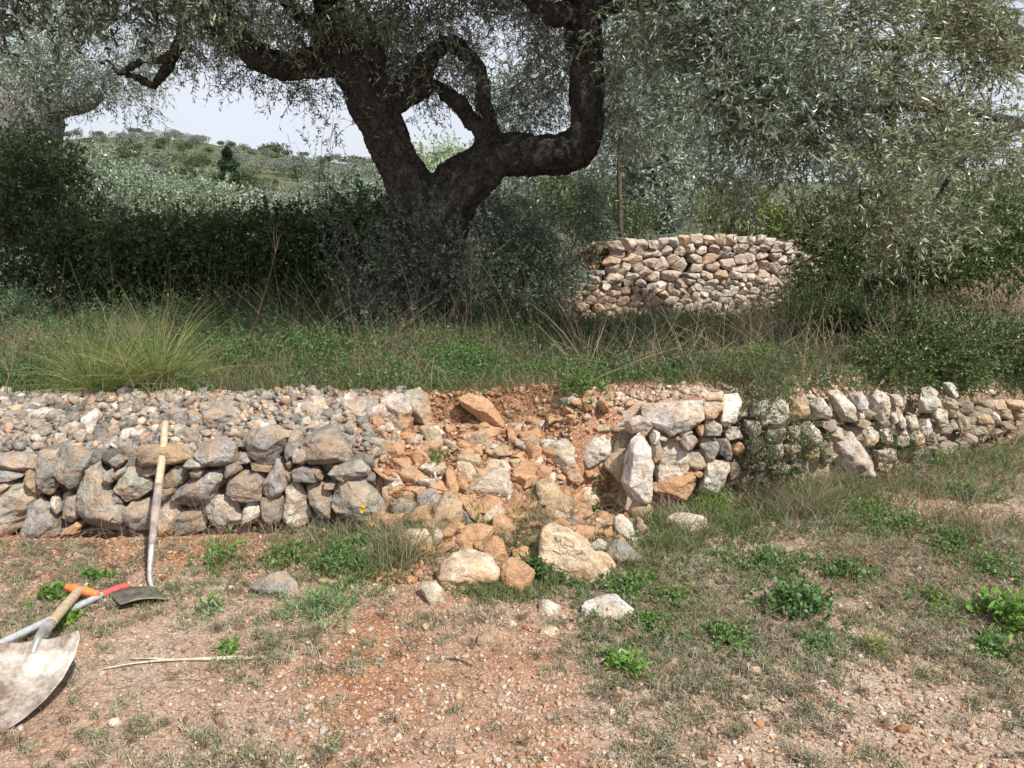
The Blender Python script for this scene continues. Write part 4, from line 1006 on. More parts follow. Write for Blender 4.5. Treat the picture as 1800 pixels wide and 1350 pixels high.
# ------------------------------------------------------------ olives on the upper terrace behind the far wall
def olive(name, loc, label, blobs, limbs, Y, seed, leaf, col, per=14, group=None, bark=None, gap=.36, twig=.32):
    t = empty(name, loc, label, 'tree', group); g = Geo()
    for k, l in enumerate(limbs): g.add(*limb(l, Y, 12, 5, .25, k + seed))
    g.build('trunk', bark or M_BARK, parent=t, loc=loc); rs = np.random.default_rng(seed); g = Geo(); tw = Geo()
    foliage(g, tw, blobs, rs, leaf=leaf, per=per, twig=twig, droop=.5, gap=gap, col=col, fr=1.2)
    g.build('crown', M_OLIVE, parent=t, loc=loc, smooth=False); tw.build('twigs', M_TWIG, parent=t, loc=loc); return t
olive('olive_tree', (2.0, 11.5, 1.3), 'silvery olive tree on the upper terrace directly behind the neat stone wall',
      [blob(1180,330,11.5,90,70,1.2,760), blob(1130,230,11.8,90,90,1.2,700), blob(1220,200,11.8,80,110,1.2,700), blob(1100,320,11.3,50,70,.8,260), blob(1200,120,12,120,80,1.2,600), blob(1100,110,12.2,90,80,1.2,420), blob(1290,260,11.9,70,90,1,420)],
      [[(1170,410,18),(1165,340,16),(1180,260,13),(1200,180,9)], [(1165,340,12),(1130,260,8),(1110,180,6)]], 11.5, 31, (.075, .020), (1.9, 2.0, 2.0))
olive('olive_tree', (6.0, 13.0, 1.3), 'pale olive crown seen through the hanging branches at the right edge',
      [blob(1430,200,13,110,110,1.6,650), blob(1560,220,13.2,110,110,1.6,650), blob(1680,260,13.4,90,70,1.6,420), blob(1400,90,13,100,80,1.2,380)],
      [[(1560,420,18),(1550,300,14),(1520,200,10)], [(1550,300,12),(1480,220,8),(1430,160,6)]], 13, 33, (.09, .025), (1.5, 1.6, 1.5))
pt = empty('sapling', W(1090, 412, 8.0), 'thin straight bare stem standing at the left end of the neat stone wall', 'tree')
g = Geo(); g.add(*limb([(1091,416,5),(1090,370,4.6),(1088,300,4),(1090,230,3.4),(1086,160,2.6)], 8.0, 10, 4, .2)); g.build('trunk', M_TWIG, parent=pt, loc=pt.location)
rs = np.random.default_rng(5); g = Geo(); tw = Geo(); foliage(g, tw, [blob(1086,190,8.0,30,60,.25,70)], rs, leaf=(.05,.012), per=12, twig=.2, gap=.1)
g.build('crown', M_OLIVE, parent=pt, loc=pt.location, smooth=False)

# ------------------------------------------------------------ bushes
def bush(name, label, cat, Y, blobs, seed, leaf, col, mat, per=16, twig=.22, gap=.25, kind=6, droop=.2, group=None, fr=2.0, nst=20, stemlen=.9, rad=.002, spread=1.0, shell=.45, tcol=(.8,.8,.8), jit=.3):
    bl = [blob(*b_[:2], b_[2], *b_[3:]) for b_ in blobs]; c = np.mean([b_[0] for b_ in bl], 0); z0 = Hs(c[0], c[1])
    t = empty(name, (c[0], c[1], z0), label, cat, group); rs = np.random.default_rng(seed); g = Geo(); tw = Geo()
    foliage(g, tw, bl, rs, leaf=leaf, per=per, twig=twig, gap=gap, col=col, kind=kind, droop=droop, fr=fr, rad=rad, spread=spread, shell=shell, jit=jit, out=.9)
    lo = min(b_[0][2] - b_[1][2] for b_ in bl); xs_ = [b_[0][0] for b_ in bl]
    for b_ in bl:                                 # woody stems from the ground into each part of the bush
        n = nst // len(bl) + 2; S = np.stack([b_[0][0] + rs.normal(0, b_[1][0] * .35, n), b_[0][1] + rs.normal(0, .15, n), np.zeros(n)], 1)
        S[:, 2] = H(S[:, 0], S[:, 1]) - .02; E = b_[0] + rs.normal(0, .5, (n, 3)) * b_[1]
        V, Fc, T, _ = stems(S, E - S, np.linalg.norm(E - S, axis=1) * 1.1, rad * 3, rs, 5, 0, .4); tw.add(V, Fc, T)
    g.build('foliage', mat, parent=t, loc=t.location, smooth=False); tw.build('stems', M_TWIG, parent=t, loc=t.location); return t
DG = (.75, .95, .75)
bush('mastic_bush','tall dark green bush at the left edge below the pale olive trunk','bush',8.3,[(10,330,8.4,80,110,.7,600),(75,290,8.3,60,60,.5,330),(95,370,8.2,70,90,.6,420),(20,450,8.1,90,90,.7,520),(110,470,8.1,70,90,.6,380)],41,(.036,.018),DG,M_LEAF)
bush('bramble_bush','dark bramble mound right of the tall left bush, below the pale far olives','bush',8.1,[(190,440,8.1,80,70,.6,420),(260,450,8.0,80,60,.6,420),(330,440,8.0,90,60,.6,420),(230,520,7.8,110,60,.5,420)],42,(.038,.024),(.85,1.1,.7),M_LEAF,droop=.6)
bush('bramble_bush','very dark bush in the middle of the hedge between the bramble mound and the trunk','bush',8.0,[(420,440,8.1,80,60,.6,460),(500,430,8.1,80,70,.6,480),(560,410,8.1,70,60,.6,420),(460,510,7.8,120,60,.5,460)],43,(.036,.022),(.6,.85,.5),M_LEAF)
bush('ivy_bush','glossy dark green bush just left of the big olive trunk','bush',8.0,[(590,390,8.2,60,55,.5,420),(650,400,8.0,55,60,.5,420),(610,480,7.9,80,60,.5,460),(560,540,7.6,90,50,.4,300)],44,(.034,.022),(.9,1.3,.5),M_LEAF)
bush('grey_bush','blue grey soft bush low at the left edge beside the grass tussock','bush',6.6,[(5,570,6.4,60,50,.4,360),(20,620,6.1,50,30,.3,160)],45,(.03,.006),(2.0,2.6,3.0),M_LEAF,kind=4,droop=0)
bush('olive_suckers','dense thicket of grey green olive shoots right of the big trunk','bush',7.3,[(850,450,7.4,80,110,.5,720),(930,420,7.5,80,110,.5,720),(1000,400,7.6,70,90,.5,480),(900,530,7.1,90,45,.4,360),(1040,370,7.9,50,70,.4,240),(960,500,7.2,60,60,.4,260)],46,(.036,.0095),(.85,1.05,.85),M_OLIVE,kind=4,droop=0,per=18,gap=.25,tcol=(.6,.6,.6))
bush('olive_suckers','thin grey shoots standing in front of the big olive trunk','bush',6.4,[(740,470,6.5,90,120,.25,330),(640,470,6.6,70,110,.3,200),(700,560,6.3,110,40,.3,120),(800,500,6.5,60,90,.25,110)],47,(.036,.006),(.85,1.05,.95),M_OLIVE,kind=4,droop=-.3,per=13,gap=.1,nst=90,rad=.0022)
bush('boxwood_bush','yellowish green dense bush on the upper terrace right of the silvery olive','bush',9.4,[(1285,375,9.6,48,55,.5,420),(1330,395,9.4,45,42,.5,300),(1370,420,9.2,50,40,.5,240)],48,(.03,.016),(2.2,1.9,.6),M_LEAF)
bush('mastic_bush','dark green bush mass behind the right end of the neat stone wall','bush',8.6,[(1460,440,8.8,90,80,.6,600),(1560,430,8.8,100,80,.7,640),(1440,390,9.2,80,50,.6,300),(1500,500,8.3,110,45,.5,420)],49,(.034,.019),(.7,.9,.55),M_LEAF)
bush('mastic_bush','bright green bush under the sky gap at the right edge','bush',8.8,[(1700,400,9.0,80,80,.7,560),(1780,380,9.0,60,90,.7,420),(1640,440,8.6,80,60,.6,360),(1740,460,8.5,90,50,.6,360)],50,(.034,.019),(1.2,1.55,.7),M_LEAF)
bush('boxwood_bush','rounded green bush overhanging the right wall, left one of two','bush',5.9,[(1480,590,6.0,80,46,.4,900),(1550,600,5.7,75,48,.4,850),(1440,560,6.3,60,28,.3,220),(1560,645,5.15,60,28,.25,260)],51,(.026,.013),(1.15,1.4,.75),M_LEAF)
bush('boxwood_bush','dark green bush overhanging the right wall near the picture edge','bush',5.9,[(1690,610,6.2,100,42,.4,950),(1760,630,6.0,70,40,.4,620),(1640,640,5.5,75,44,.3,620),(1620,570,6.6,70,28,.4,240)],52,(.026,.013),(1.0,1.3,.7),M_LEAF)
bush('trailing_bush','small leafed bush trailing down the face of the right wall','bush',4.2,[(1340,700,4.25,45,40,.14,140),(1330,760,4.1,36,50,.12,120),(1390,780,4.1,45,45,.12,120),(1360,650,4.5,60,30,.25,200),(1310,660,4.5,30,22,.2,80)],53,(.017,.006),(1.7,1.8,1.3),M_LEAF,twig=.16,droop=.5,gap=.35,per=12,kind=4,rad=.0014)
bush('low_shrub','loose yellow green shrub on the terrace between the walls','bush',5.4,[(1250,610,5.7,60,30,.3,150),(1200,640,5.2,50,22,.25,110),(1320,600,5.8,60,34,.3,180)],54,(.022,.008),(1.5,1.6,.8),M_LEAF,droop=-.2,twig=.2,gap=.2)

bush('scrub','low dark scrub on the terrace in front of the very dark bush','bush',6.9,[(380,560,7.0,90,34,.4,330),(500,570,6.9,90,34,.4,330)],61,(.028,.010),(.9,1.15,.8),M_LEAF,droop=-.2,per=12)
bush('scrub','low dark scrub at the foot of the big olive trunk','bush',6.6,[(640,580,6.6,80,34,.35,300),(780,585,6.5,80,30,.35,280)],62,(.028,.008),(1.0,1.25,1.0),M_LEAF,droop=-.3,per=12)
bush('scrub','straggly scrub below the left end of the neat stone wall','bush',6.9,[(960,585,6.7,50,24,.3,150),(1180,585,6.6,60,22,.3,120)],63,(.026,.008),(1.3,1.5,1.1),M_LEAF,droop=-.3,per=10)
bush('scrub','straggly scrub before the right end of the neat stone wall','bush',7.2,[(1370,540,7.6,60,26,.3,190),(1440,530,7.6,50,36,.3,240)],64,(.026,.009),(1.1,1.3,.8),M_LEAF,droop=-.2,per=11)
bush('trailing_bush','sparse creeper growing over the stones of the far right wall','bush',5.0,[(1480,740,4.7,60,30,.12,90),(1610,720,5.0,60,36,.14,120),(1700,740,5.3,60,30,.14,110),(1560,790,4.6,60,22,.14,90)],65,(.020,.008),(1.5,1.7,1.1),M_LEAF,droop=.3,gap=.4,per=9,twig=.14,rad=.0014)

bush('olive_suckers','tall thin young shoots rising above the hedge left of the big trunk','bush',7.7,[(548,300,7.7,22,60,.15,26),(600,350,7.7,40,40,.2,60),(575,410,7.6,50,50,.25,80)],66,(.036,.012),(1.1,1.3,1.1),M_OLIVE,kind=4,droop=-.6,gap=.1,per=10,nst=14)
bush('mastic_bush','dim green bush filling the space left of the thin bare stem','bush',9.2,[(1040,370,9.4,50,50,.4,420),(1000,330,9.6,50,50,.4,300),(1110,385,9.0,36,24,.3,160)],67,(.034,.014),(1.0,1.25,.8),M_LEAF)
bush('bramble_bush','arching bramble canes over the hedge at the left','bush',7.7,[(170,390,7.8,70,40,.35,110),(300,400,7.8,70,30,.35,100),(420,390,7.8,60,24,.3,70)],68,(.030,.020),(.9,1.15,.7),M_LEAF,droop=.9,gap=.1,per=8,twig=.45)

# ------------------------------------------------------------ grass, herbs, dry stalks (stuff)
def blades(P, ln, wd, rs, col, lean=.5, jit=.3, bend=.6):
    n = len(P); a = rs.uniform(0, 2*np.pi, n); d = np.stack([np.cos(a), np.sin(a), np.zeros(n)], 1); ln = np.broadcast_to(ln, n)[:, None]; wd = np.broadcast_to(wd, n)[:, None]
    D0 = norm(d * rs.uniform(0, lean, (n, 1)) + np.array([0, 0, 1.0])); D1 = norm(D0 + d * rs.uniform(.2, 1, (n, 1)) * bend * 1.5 + np.array([0, 0, -.3 * bend]))
    s = norm(np.cross(D0, rs.normal(size=(n, 3)))) * wd; m_ = P + D0 * ln * .5; t = m_ + D1 * ln * .5
    V = np.stack([P - s * .5, P + s * .5, m_ + s * .4, m_ - s * .4, t + s * .08, t - s * .08], 1)
    Fc = (np.array([[0, 1, 2, 3], [3, 2, 4, 5]])[None] + (np.arange(n) * 6)[:, None, None]).reshape(-1, 4)
    c = np.broadcast_to(np.asarray(col, float), (n, 3)) * rs.uniform(1 - jit, 1 + jit, (n, 1)) * rs.uniform(.9, 1.1, (n, 3))
    return V.reshape(-1, 3), Fc, np.repeat(c, 6, 0)
def onground(x, y): return np.stack([x, y, H(x, y)], 1)
def mask_terr(n, rs, x0, x1, y0, y1, dens=0.0, fr=.9, seed=0.0):
    x = rs.uniform(x0, x1, n); y = rs.uniform(y0, y1, n); k = fbm(np.stack([x * fr + seed, y * fr, 0 * x], 1), 3) > dens
    return x[k], y[k]
rs = np.random.default_rng(60)
# terrace grass
g = Geo(); x, y = mask_terr(60000, rs, -5.2, 5.4, 4.2, 8.2, -.5); k = (y > Yw(x) + .50 - .34 * sstep(1.4, 2.0, x) + .12 * rs.normal(size=len(x))) & (y < np.where(x > .5, Yf(x) - .05, 9)); x, y = x[k], y[k]
hgt = rs.uniform(.04, .15, len(x)) * (1 + .7 * sstep(5.0, 6.4, y) * (1 - sstep(.3, .8, x))) * (1 - .45 * sstep(.3, .8, x) * sstep(5.4, 6.4, y))
tone = fbm(np.stack([x * 1.3 + 9, y * 1.3, 0 * x], 1), 3)
c1 = np.array([.80, .85, .75]); c2 = np.array([1.9, 1.35, 1.7])
col = c1 + (c2 - c1) * np.clip(tone * 2.4 + .25, 0, 1)[:, None]
g.add(*blades(onground(x, y), hgt, .005, rs, col, .8))
x, y = mask_terr(16000, rs, -5, 5, 4.25, 5.1, -.1, 1.4, 4); k = (y > Yw(x) + .46); x, y = x[k], y[k]
g.add(*blades(onground(x, y), rs.uniform(.03, .09, len(x)), .004, rs, (.95, 1.15, .6), .8))
o = g.build('grass', M_GRASS, smooth=False); o['kind'] = 'stuff'
# herbs on the terrace: small leafed ground cover
g = Geo(); x, y = mask_terr(9500, rs, -5.2, 5.4, 4.3, 7.6, -.2, 1.2, 7); k = (y > Yw(x) + .5 - .34 * sstep(1.4, 2.0, x)) & (y < np.where(x > .5, Yf(x) - .1, 9)); x, y = x[k], y[k]; n = len(x)
hh_ = rs.uniform(.06, .20, n) * (1 + .8 * sstep(5.2, 6.6, y) * (1 - sstep(.3, .8, x)))
V, Fc, T, C_ = stems(onground(x, y), np.array([0, 0, 1.]) + rs.normal(0, .4, (n, 3)), hh_, .0014, rs, 3, 0, .4, (.5, .6, .3)); g.add(V, Fc, T)
Q, t = along(C_, 16, rs, .15); m_ = len(Q); cc = np.repeat(np.array([.75, .9, .75]) * (1 + .5 * fbm(C_[:, 0] * 1.7, 2))[:, None], 16, 0)
g.add(*leaves(Q, t * .3 + rs.normal(0, .8, Q.shape), rs.uniform(.014, .036, m_), rs.uniform(.006, .013, m_), rs, cc, .3, 4))
x = rs.uniform(.25, 4.6, 5200); y = Yw(x) - rs.uniform(.02, 1.45, len(x)) ** 1.1; dd = fbm(np.stack([x * 2.2 + 7, y * 2.6, 0 * x], 1), 3) + .22 * sstep(1.0, .2, Yw(x) - y) - .12 * sstep(.9, 1.3, Yw(x) - y); k = dd > .02; x, y = x[k], y[k]; n = len(x)
V, Fc, T, C_ = stems(onground(x, y), np.array([0, 0, .6]) + rs.normal(0, .5, (n, 3)), rs.uniform(.02, .09, n), .0012, rs, 3, 0, .4, (.6, .6, .4)); g.add(V, Fc, T)
Q, t = along(C_, 9, rs, .15); m_ = len(Q); cc = np.repeat(np.array([1.0, 1.05, .95]) * (1 + .5 * fbm(C_[:, 0] * 3, 2))[:, None], 9, 0)
g.add(*leaves(Q, t * .3 + rs.normal(0, .8, Q.shape), rs.uniform(.010, .024, m_), rs.uniform(.005, .011, m_), rs, cc, .35, 4))
o = g.build('undergrowth', M_HERB, smooth=False); o['kind'] = 'stuff'
# dry stalks
g = Geo()
def stalks(n, x0, x1, y0, y1, ln, rad, tilt=.5, dens=-.1, col=(1, 1, 1), fr=.8, cv=.5, yb=.45, flt=None):
    x, y = mask_terr(n, rs, x0, x1, y0, y1, dens, fr, 11)
    if flt is not None: k = flt(x, y); x, y = x[k], y[k]
    m_ = len(x); V, Fc, T, C_ = stems(onground(x, y), np.array([0, 0, 1.]) + rs.normal(0, tilt, (m_, 3)), rs.uniform(*ln, m_), rad, rs, 4, .15, cv, col); g.add(V, Fc, T)
    return C_
okt = lambda x, y: (y > Yw(x) + .35) & (y < np.where(x > .5, Yf(x) - .05, 9))
stalks(7000, -5, 5.3, 4.3, 7.2, (.06, .30), .0015, .8, flt=okt, col=(.72, .66, .62)); stalks(5000, -5, 5.3, 4.3, 7.4, (.05, .28), .0016, .9, dens=.05, fr=1.1, flt=okt, col=(1.15, 1.05, .95))
stalks(1300, -4.6, 1.2, 5.4, 7.4, (.25, .8), .0018, .5, col=(.66, .63, .60), flt=okt)
stalks(2600, .4, 3.8, 5.0, 7.8, (.2, .6), .0022, 1.3, col=(1.25, 1.2, 1.15), flt=okt)
stalks(1500, 1.8, 6.0, 4.6, 8.5, (.15, .55), .002, .8, col=(1.1, 1.05, .95), flt=lambda x, y: y > Yw(x) + .12)
# dead roots and stalks hanging at the wall foot
for k_, (x0, x1) in enumerate([(-2.9, -.4), (.2, 1.6), (1.2, 3.8)]):
    n = 260; x = rs.uniform(x0, x1, n); y = Yw(x) - rs.uniform(.03, .25, n)
    V, Fc, T, _ = stems(onground(x, y), np.stack([rs.normal(0, .8, n), rs.normal(-.2, .4, n), np.full(n, .8)], 1), rs.uniform(.08, .32, n), .0011, rs, 5, .9, 1.4, (1.1, 1.0, .9)); g.add(V, Fc, T)
n = 420; x = rs.uniform(-.3, .45, n); y = Yw(x) + rs.uniform(.35, .62, n)   # hanging root mat at the head of the gap
V, Fc, T, _ = stems(onground(x, y) + [0, 0, .02], np.stack([rs.normal(0, .6, n), rs.normal(-.8, .3, n), rs.normal(0, .3, n)], 1), rs.uniform(.06, .25, n), .0012, rs, 5, 1.2, 1.2, (.6, .36, .25)); g.add(V, Fc, T)
n = 1500; x = rs.uniform(-.75, .6, n); y = Yw(x) + rs.uniform(.45, .75, n)
V, Fc, T, _ = stems(onground(x, y) + [0, 0, .01], np.stack([rs.normal(0, 1, n), rs.normal(0, 1, n), rs.normal(.1, .2, n)], 1), rs.uniform(.03, .12, n), .001, rs, 3, .3, .8, (.7, .5, .4)); g.add(V, Fc, T)
n = 9000; x = rs.uniform(.3, 4.6, n); y = Yw(x) - rs.uniform(.02, 1.3, n); k = fbm(np.stack([x * 2, y * 2, 0 * x], 1), 3) > -.15; x, y = x[k], y[k]; n = len(x)
V, Fc, T, _ = stems(onground(x, y) + [0, 0, .004], np.stack([rs.normal(0, 1, n), rs.normal(0, 1, n), rs.normal(.35, .4, n)], 1), rs.uniform(.04, .16, n), .0011, rs, 3, .3, .9, (.95, .88, .80)); g.add(V, Fc, T)
# slanting bare twigs over the right slope
for a, b_ in [((1425,1075),(1575,915)),((1330,985),(1480,960)),((1430,1000),(1560,960)),((1480,900),(1560,820)),((1600,1085),(1700,960)),((1640,900),(1790,800)),((1520,860),(1700,760)),((1240,1010),(1330,985)),((1700,1000),(1710,905)),((1470,1010),(1474,940)),((1650,960),(1790,880)),((1560,1000),(1640,905))]:
    p = hit(*a); q = W(b_[0], b_[1], p[1] + .05); V, Fc, T, C_ = stems(p[None], (q - p)[None], np.linalg.norm(q - p) * 1.05, .0026, rs, 6, 0, .25, (.42, .30, .24)); g.add(V, Fc, T)
    Q, t = along(C_, 7, rs, .2); V, Fc, T, _ = stems(Q, t + rs.normal(0, .6, Q.shape), .12, .0014, rs, 3, 0, .4, (.42, .30, .24)); g.add(V, Fc, T)
for a, b_ in [((1340,800),(1330,650)),((250,720),(190,560)),((0,705),(50,600)),((600,660),(760,560)),((1000,690),(1180,590)),((1110,660),(1290,560)),((640,900),(560,740)),((420,640),(520,430)),((300,560),(330,400)),((520,560),(610,380)),((560,560),(520,400)),((640,560),(700,420)),((680,580),(650,430)),((150,560),(60,420))]:
    p = hit(*a); q = W(b_[0], b_[1], p[1] + .1); V, Fc, T, C_ = stems(p[None], (q - p)[None], np.linalg.norm(q - p) * 1.05, .0028, rs, 6, 0, .3, (.8, .75, .7)); g.add(V, Fc, T)
    Q, t = along(C_, 9, rs, .2); V, Fc, T, _ = stems(Q, t + rs.normal(0, .5, Q.shape), .2, .0014, rs, 3, 0, .4, (.8, .75, .7)); g.add(V, Fc, T)
o = g.build('dry_stalks', M_DRY); o['kind'] = 'stuff'

# dry curled turf on the track
g = Geo(); nt_ = 11000
y = 1.25 + rs.random(nt_) ** .9 * 2.6; x = rs.uniform(-1, 1, nt_) * (y * .72 + .5); k = y < Yw(x) - .12; x, y = x[k], y[k]
pn = fbm(np.stack([x * 1.5 + 20, y * 1.9, 0 * x], 1), 4); k = rs.random(len(x)) < np.clip((.54 + pn * 2.5 + .45 * sstep(2.3, 3.2, y) + .35 * sstep(0, 1.5, x) * sstep(2.0, 2.8, y)), .03, 1); x, y = x[k], y[k]; nt_ = len(x)
per = 34; r = rs.uniform(.008, .022, nt_); xx = np.repeat(x, per) + rs.normal(0, 1, nt_ * per) * np.repeat(r, per); yy = np.repeat(y, per) + rs.normal(0, 1, nt_ * per) * np.repeat(r, per)
gr = rs.random(nt_); base = np.where(gr[:, None] < .35, np.array([1.05, 1.08, 1.05]), np.where(gr[:, None] < .80, np.array([.62, .78, .66]), np.array([.50, .46, .42])))
g.add(*blades(onground(xx, yy), rs.uniform(.02, .052, len(xx)), .0028, rs, np.repeat(base, per, 0), 1.3, .45, 1.3))
n = 16000; y = 1.35 + rs.random(n) ** .7 * 2.6; x = rs.uniform(-1, 1, n) * (y * .72 + .5); k = y < Yw(x) - .1; x, y = x[k], y[k]; n = len(x)
V, Fc, T, _ = stems(onground(x, y) + [0, 0, .003], np.stack([rs.normal(0, 1, n), rs.normal(0, 1, n), rs.normal(.08, .14, n)], 1), rs.uniform(.02, .10, n), .0011, rs, 3, .05, .9, (.75, .70, .66)); g.add(V, Fc, T)
o = g.build('dry_turf', M_DRY, smooth=False); o['kind'] = 'stuff'

# fresh green grass around the fallen stones, right slope
g = Geo()
def patch(px, py, rx, ry, n, ln, wd=.0035, col=(1, 1, 1), lean=.8, cl=6):
    c = hit(px, py); k = mpp(px, py, c[1]); nn = max(1, n // cl)
    x = c[0] + rs.normal(0, .5, nn) * rx * k; y = c[1] + rs.normal(0, .5, nn) * ry * k * 2.2
    y = np.minimum(y, Yw(x) - .03)
    x = np.repeat(x, cl) + rs.normal(0, .012, nn * cl); y = np.repeat(y, cl) + rs.normal(0, .012, nn * cl)
    g.add(*blades(onground(x, y), rs.uniform(ln[0], ln[1], len(x)), wd, rs, col, lean))
GP = [(560,960,90,30,700,(.03,.10)),(600,1010,80,26,800,(.03,.10)),(680,990,60,40,800,(.05,.16)),(710,960,60,30,500,(.06,.18)),(640,940,60,24,300,(.04,.12)),(900,1050,90,18,900,(.03,.08)),
 (850,1040,60,14,400,(.03,.08)),(1010,1010,60,30,600,(.04,.12)),(940,1030,50,20,400,(.03,.08)),(870,960,60,16,260,(.04,.14)),(840,930,22,20,160,(.08,.18)),(920,930,40,30,400,(.04,.12)),(960,900,40,26,300,(.04,.10)),
 (1120,1000,60,26,500,(.04,.12)),(1180,960,60,30,600,(.04,.14)),(1240,930,50,30,600,(.05,.14)),(1160,920,40,20,300,(.05,.15)),(1240,1070,60,20,400,(.02,.06)),(1300,940,60,40,700,(.05,.16)),
 (1360,900,60,40,900,(.06,.20)),(1420,880,60,40,800,(.06,.20)),(1480,850,60,30,700,(.05,.14)),(1540,880,70,30,800,(.03,.10)),(1620,860,80,30,800,(.04,.12)),(1700,840,80,40,900,(.05,.14)),(1780,830,50,50,600,(.05,.14)),
 (1560,930,90,30,700,(.03,.08)),(1680,920,90,30,700,(.03,.09)),(1770,930,50,30,400,(.03,.09)),(1400,990,60,20,400,(.03,.08)),(1330,1010,50,20,300,(.03,.07)),(380,1010,20,12,90,(.05,.12)),(260,1060,60,10,220,(.02,.07)),
 (120,1040,60,16,160,(.02,.07)),(480,1040,70,14,260,(.02,.05)),(440,1330,30,8,90,(.015,.04)),(1520,1140,16,10,80,(.03,.07)),(60,1080,50,10,90,(.02,.05))]
for (px, py, rx, ry, n, ln) in GP:
    q = random.random(); patch(px, py, rx, ry, int(n * .65), ln, col=(1.0, 1.15, .8) if q < .6 else (1.3, 1.2, 1.0))
for (px, py, rx, ry, n, ln) in [(700,975,50,36,420,(.10,.24)),(1370,900,70,40,700,(.10,.24)),(1450,860,70,30,500,(.08,.2)),(1650,860,100,40,600,(.06,.2)),(770,930,30,20,140,(.08,.2)),(940,940,40,30,300,(.06,.16)),(1190,930,60,30,300,(.06,.2)),(1740,950,60,40,300,(.05,.12)),(560,950,100,20,260,(.06,.18))]:
    patch(px, py, rx, ry, n, ln, .0026, (2.6, 1.75, 2.6))
o = g.build('fresh_grass', M_GRASS, smooth=False); o['kind'] = 'stuff'

# leafy plants one can tell apart
def plant(px, py, rpx, hgt, label, leaf=(.022, .013), n=120, col=(1, 1, 1), kind=6, group=None, name='leafy_weed', seed=0):
    c = hit(px, py); k = mpp(px, py, c[1]); r = rpx * k; rs = np.random.default_rng(int(px * 7 + py))
    t = empty(name, c, label, 'plant', group); g = Geo(); tw = Geo()
    a = rs.uniform(0, 2*np.pi, n); q = rs.random(n) ** .75; w_ = r * (.85 + .4 * np.sin(a * 3 + px) + .25 * np.sin(a * 5 + py)); x = c[0] + np.cos(a) * q * w_; y = c[1] + np.sin(a) * q * w_
    S = onground(x, y); D = np.stack([np.cos(a) * q * .9, np.sin(a) * q * .9, np.full(n, .9)], 1) + rs.normal(0, .25, (n, 3))
    V, Fc, T, C_ = stems(S, D, hgt * rs.uniform(.6, 1.2, n) * (1.15 - .5 * q), .0013, rs, 3, .1, .4, (.7, .8, .5)); tw.add(V, Fc, T)
    Q, t_ = along(C_, 8, rs, .3); m_ = len(Q); g.add(*leaves(Q, t_ * .4 + rs.normal(0, .7, Q.shape) + [0, 0, .25], leaf[0] * .78 * rs.uniform(.5, 1.3, m_), leaf[1] * .8 * rs.uniform(.8, 1.2, m_), rs, np.array(col) * [1.35, 1.2, 1.3], .35, kind, up=(0, -.3, 1)))
    g.build('leaves', M_HERB, parent=t, loc=t.location, smooth=False); tw.build('stems', M_HERB, parent=t, loc=t.location); return t
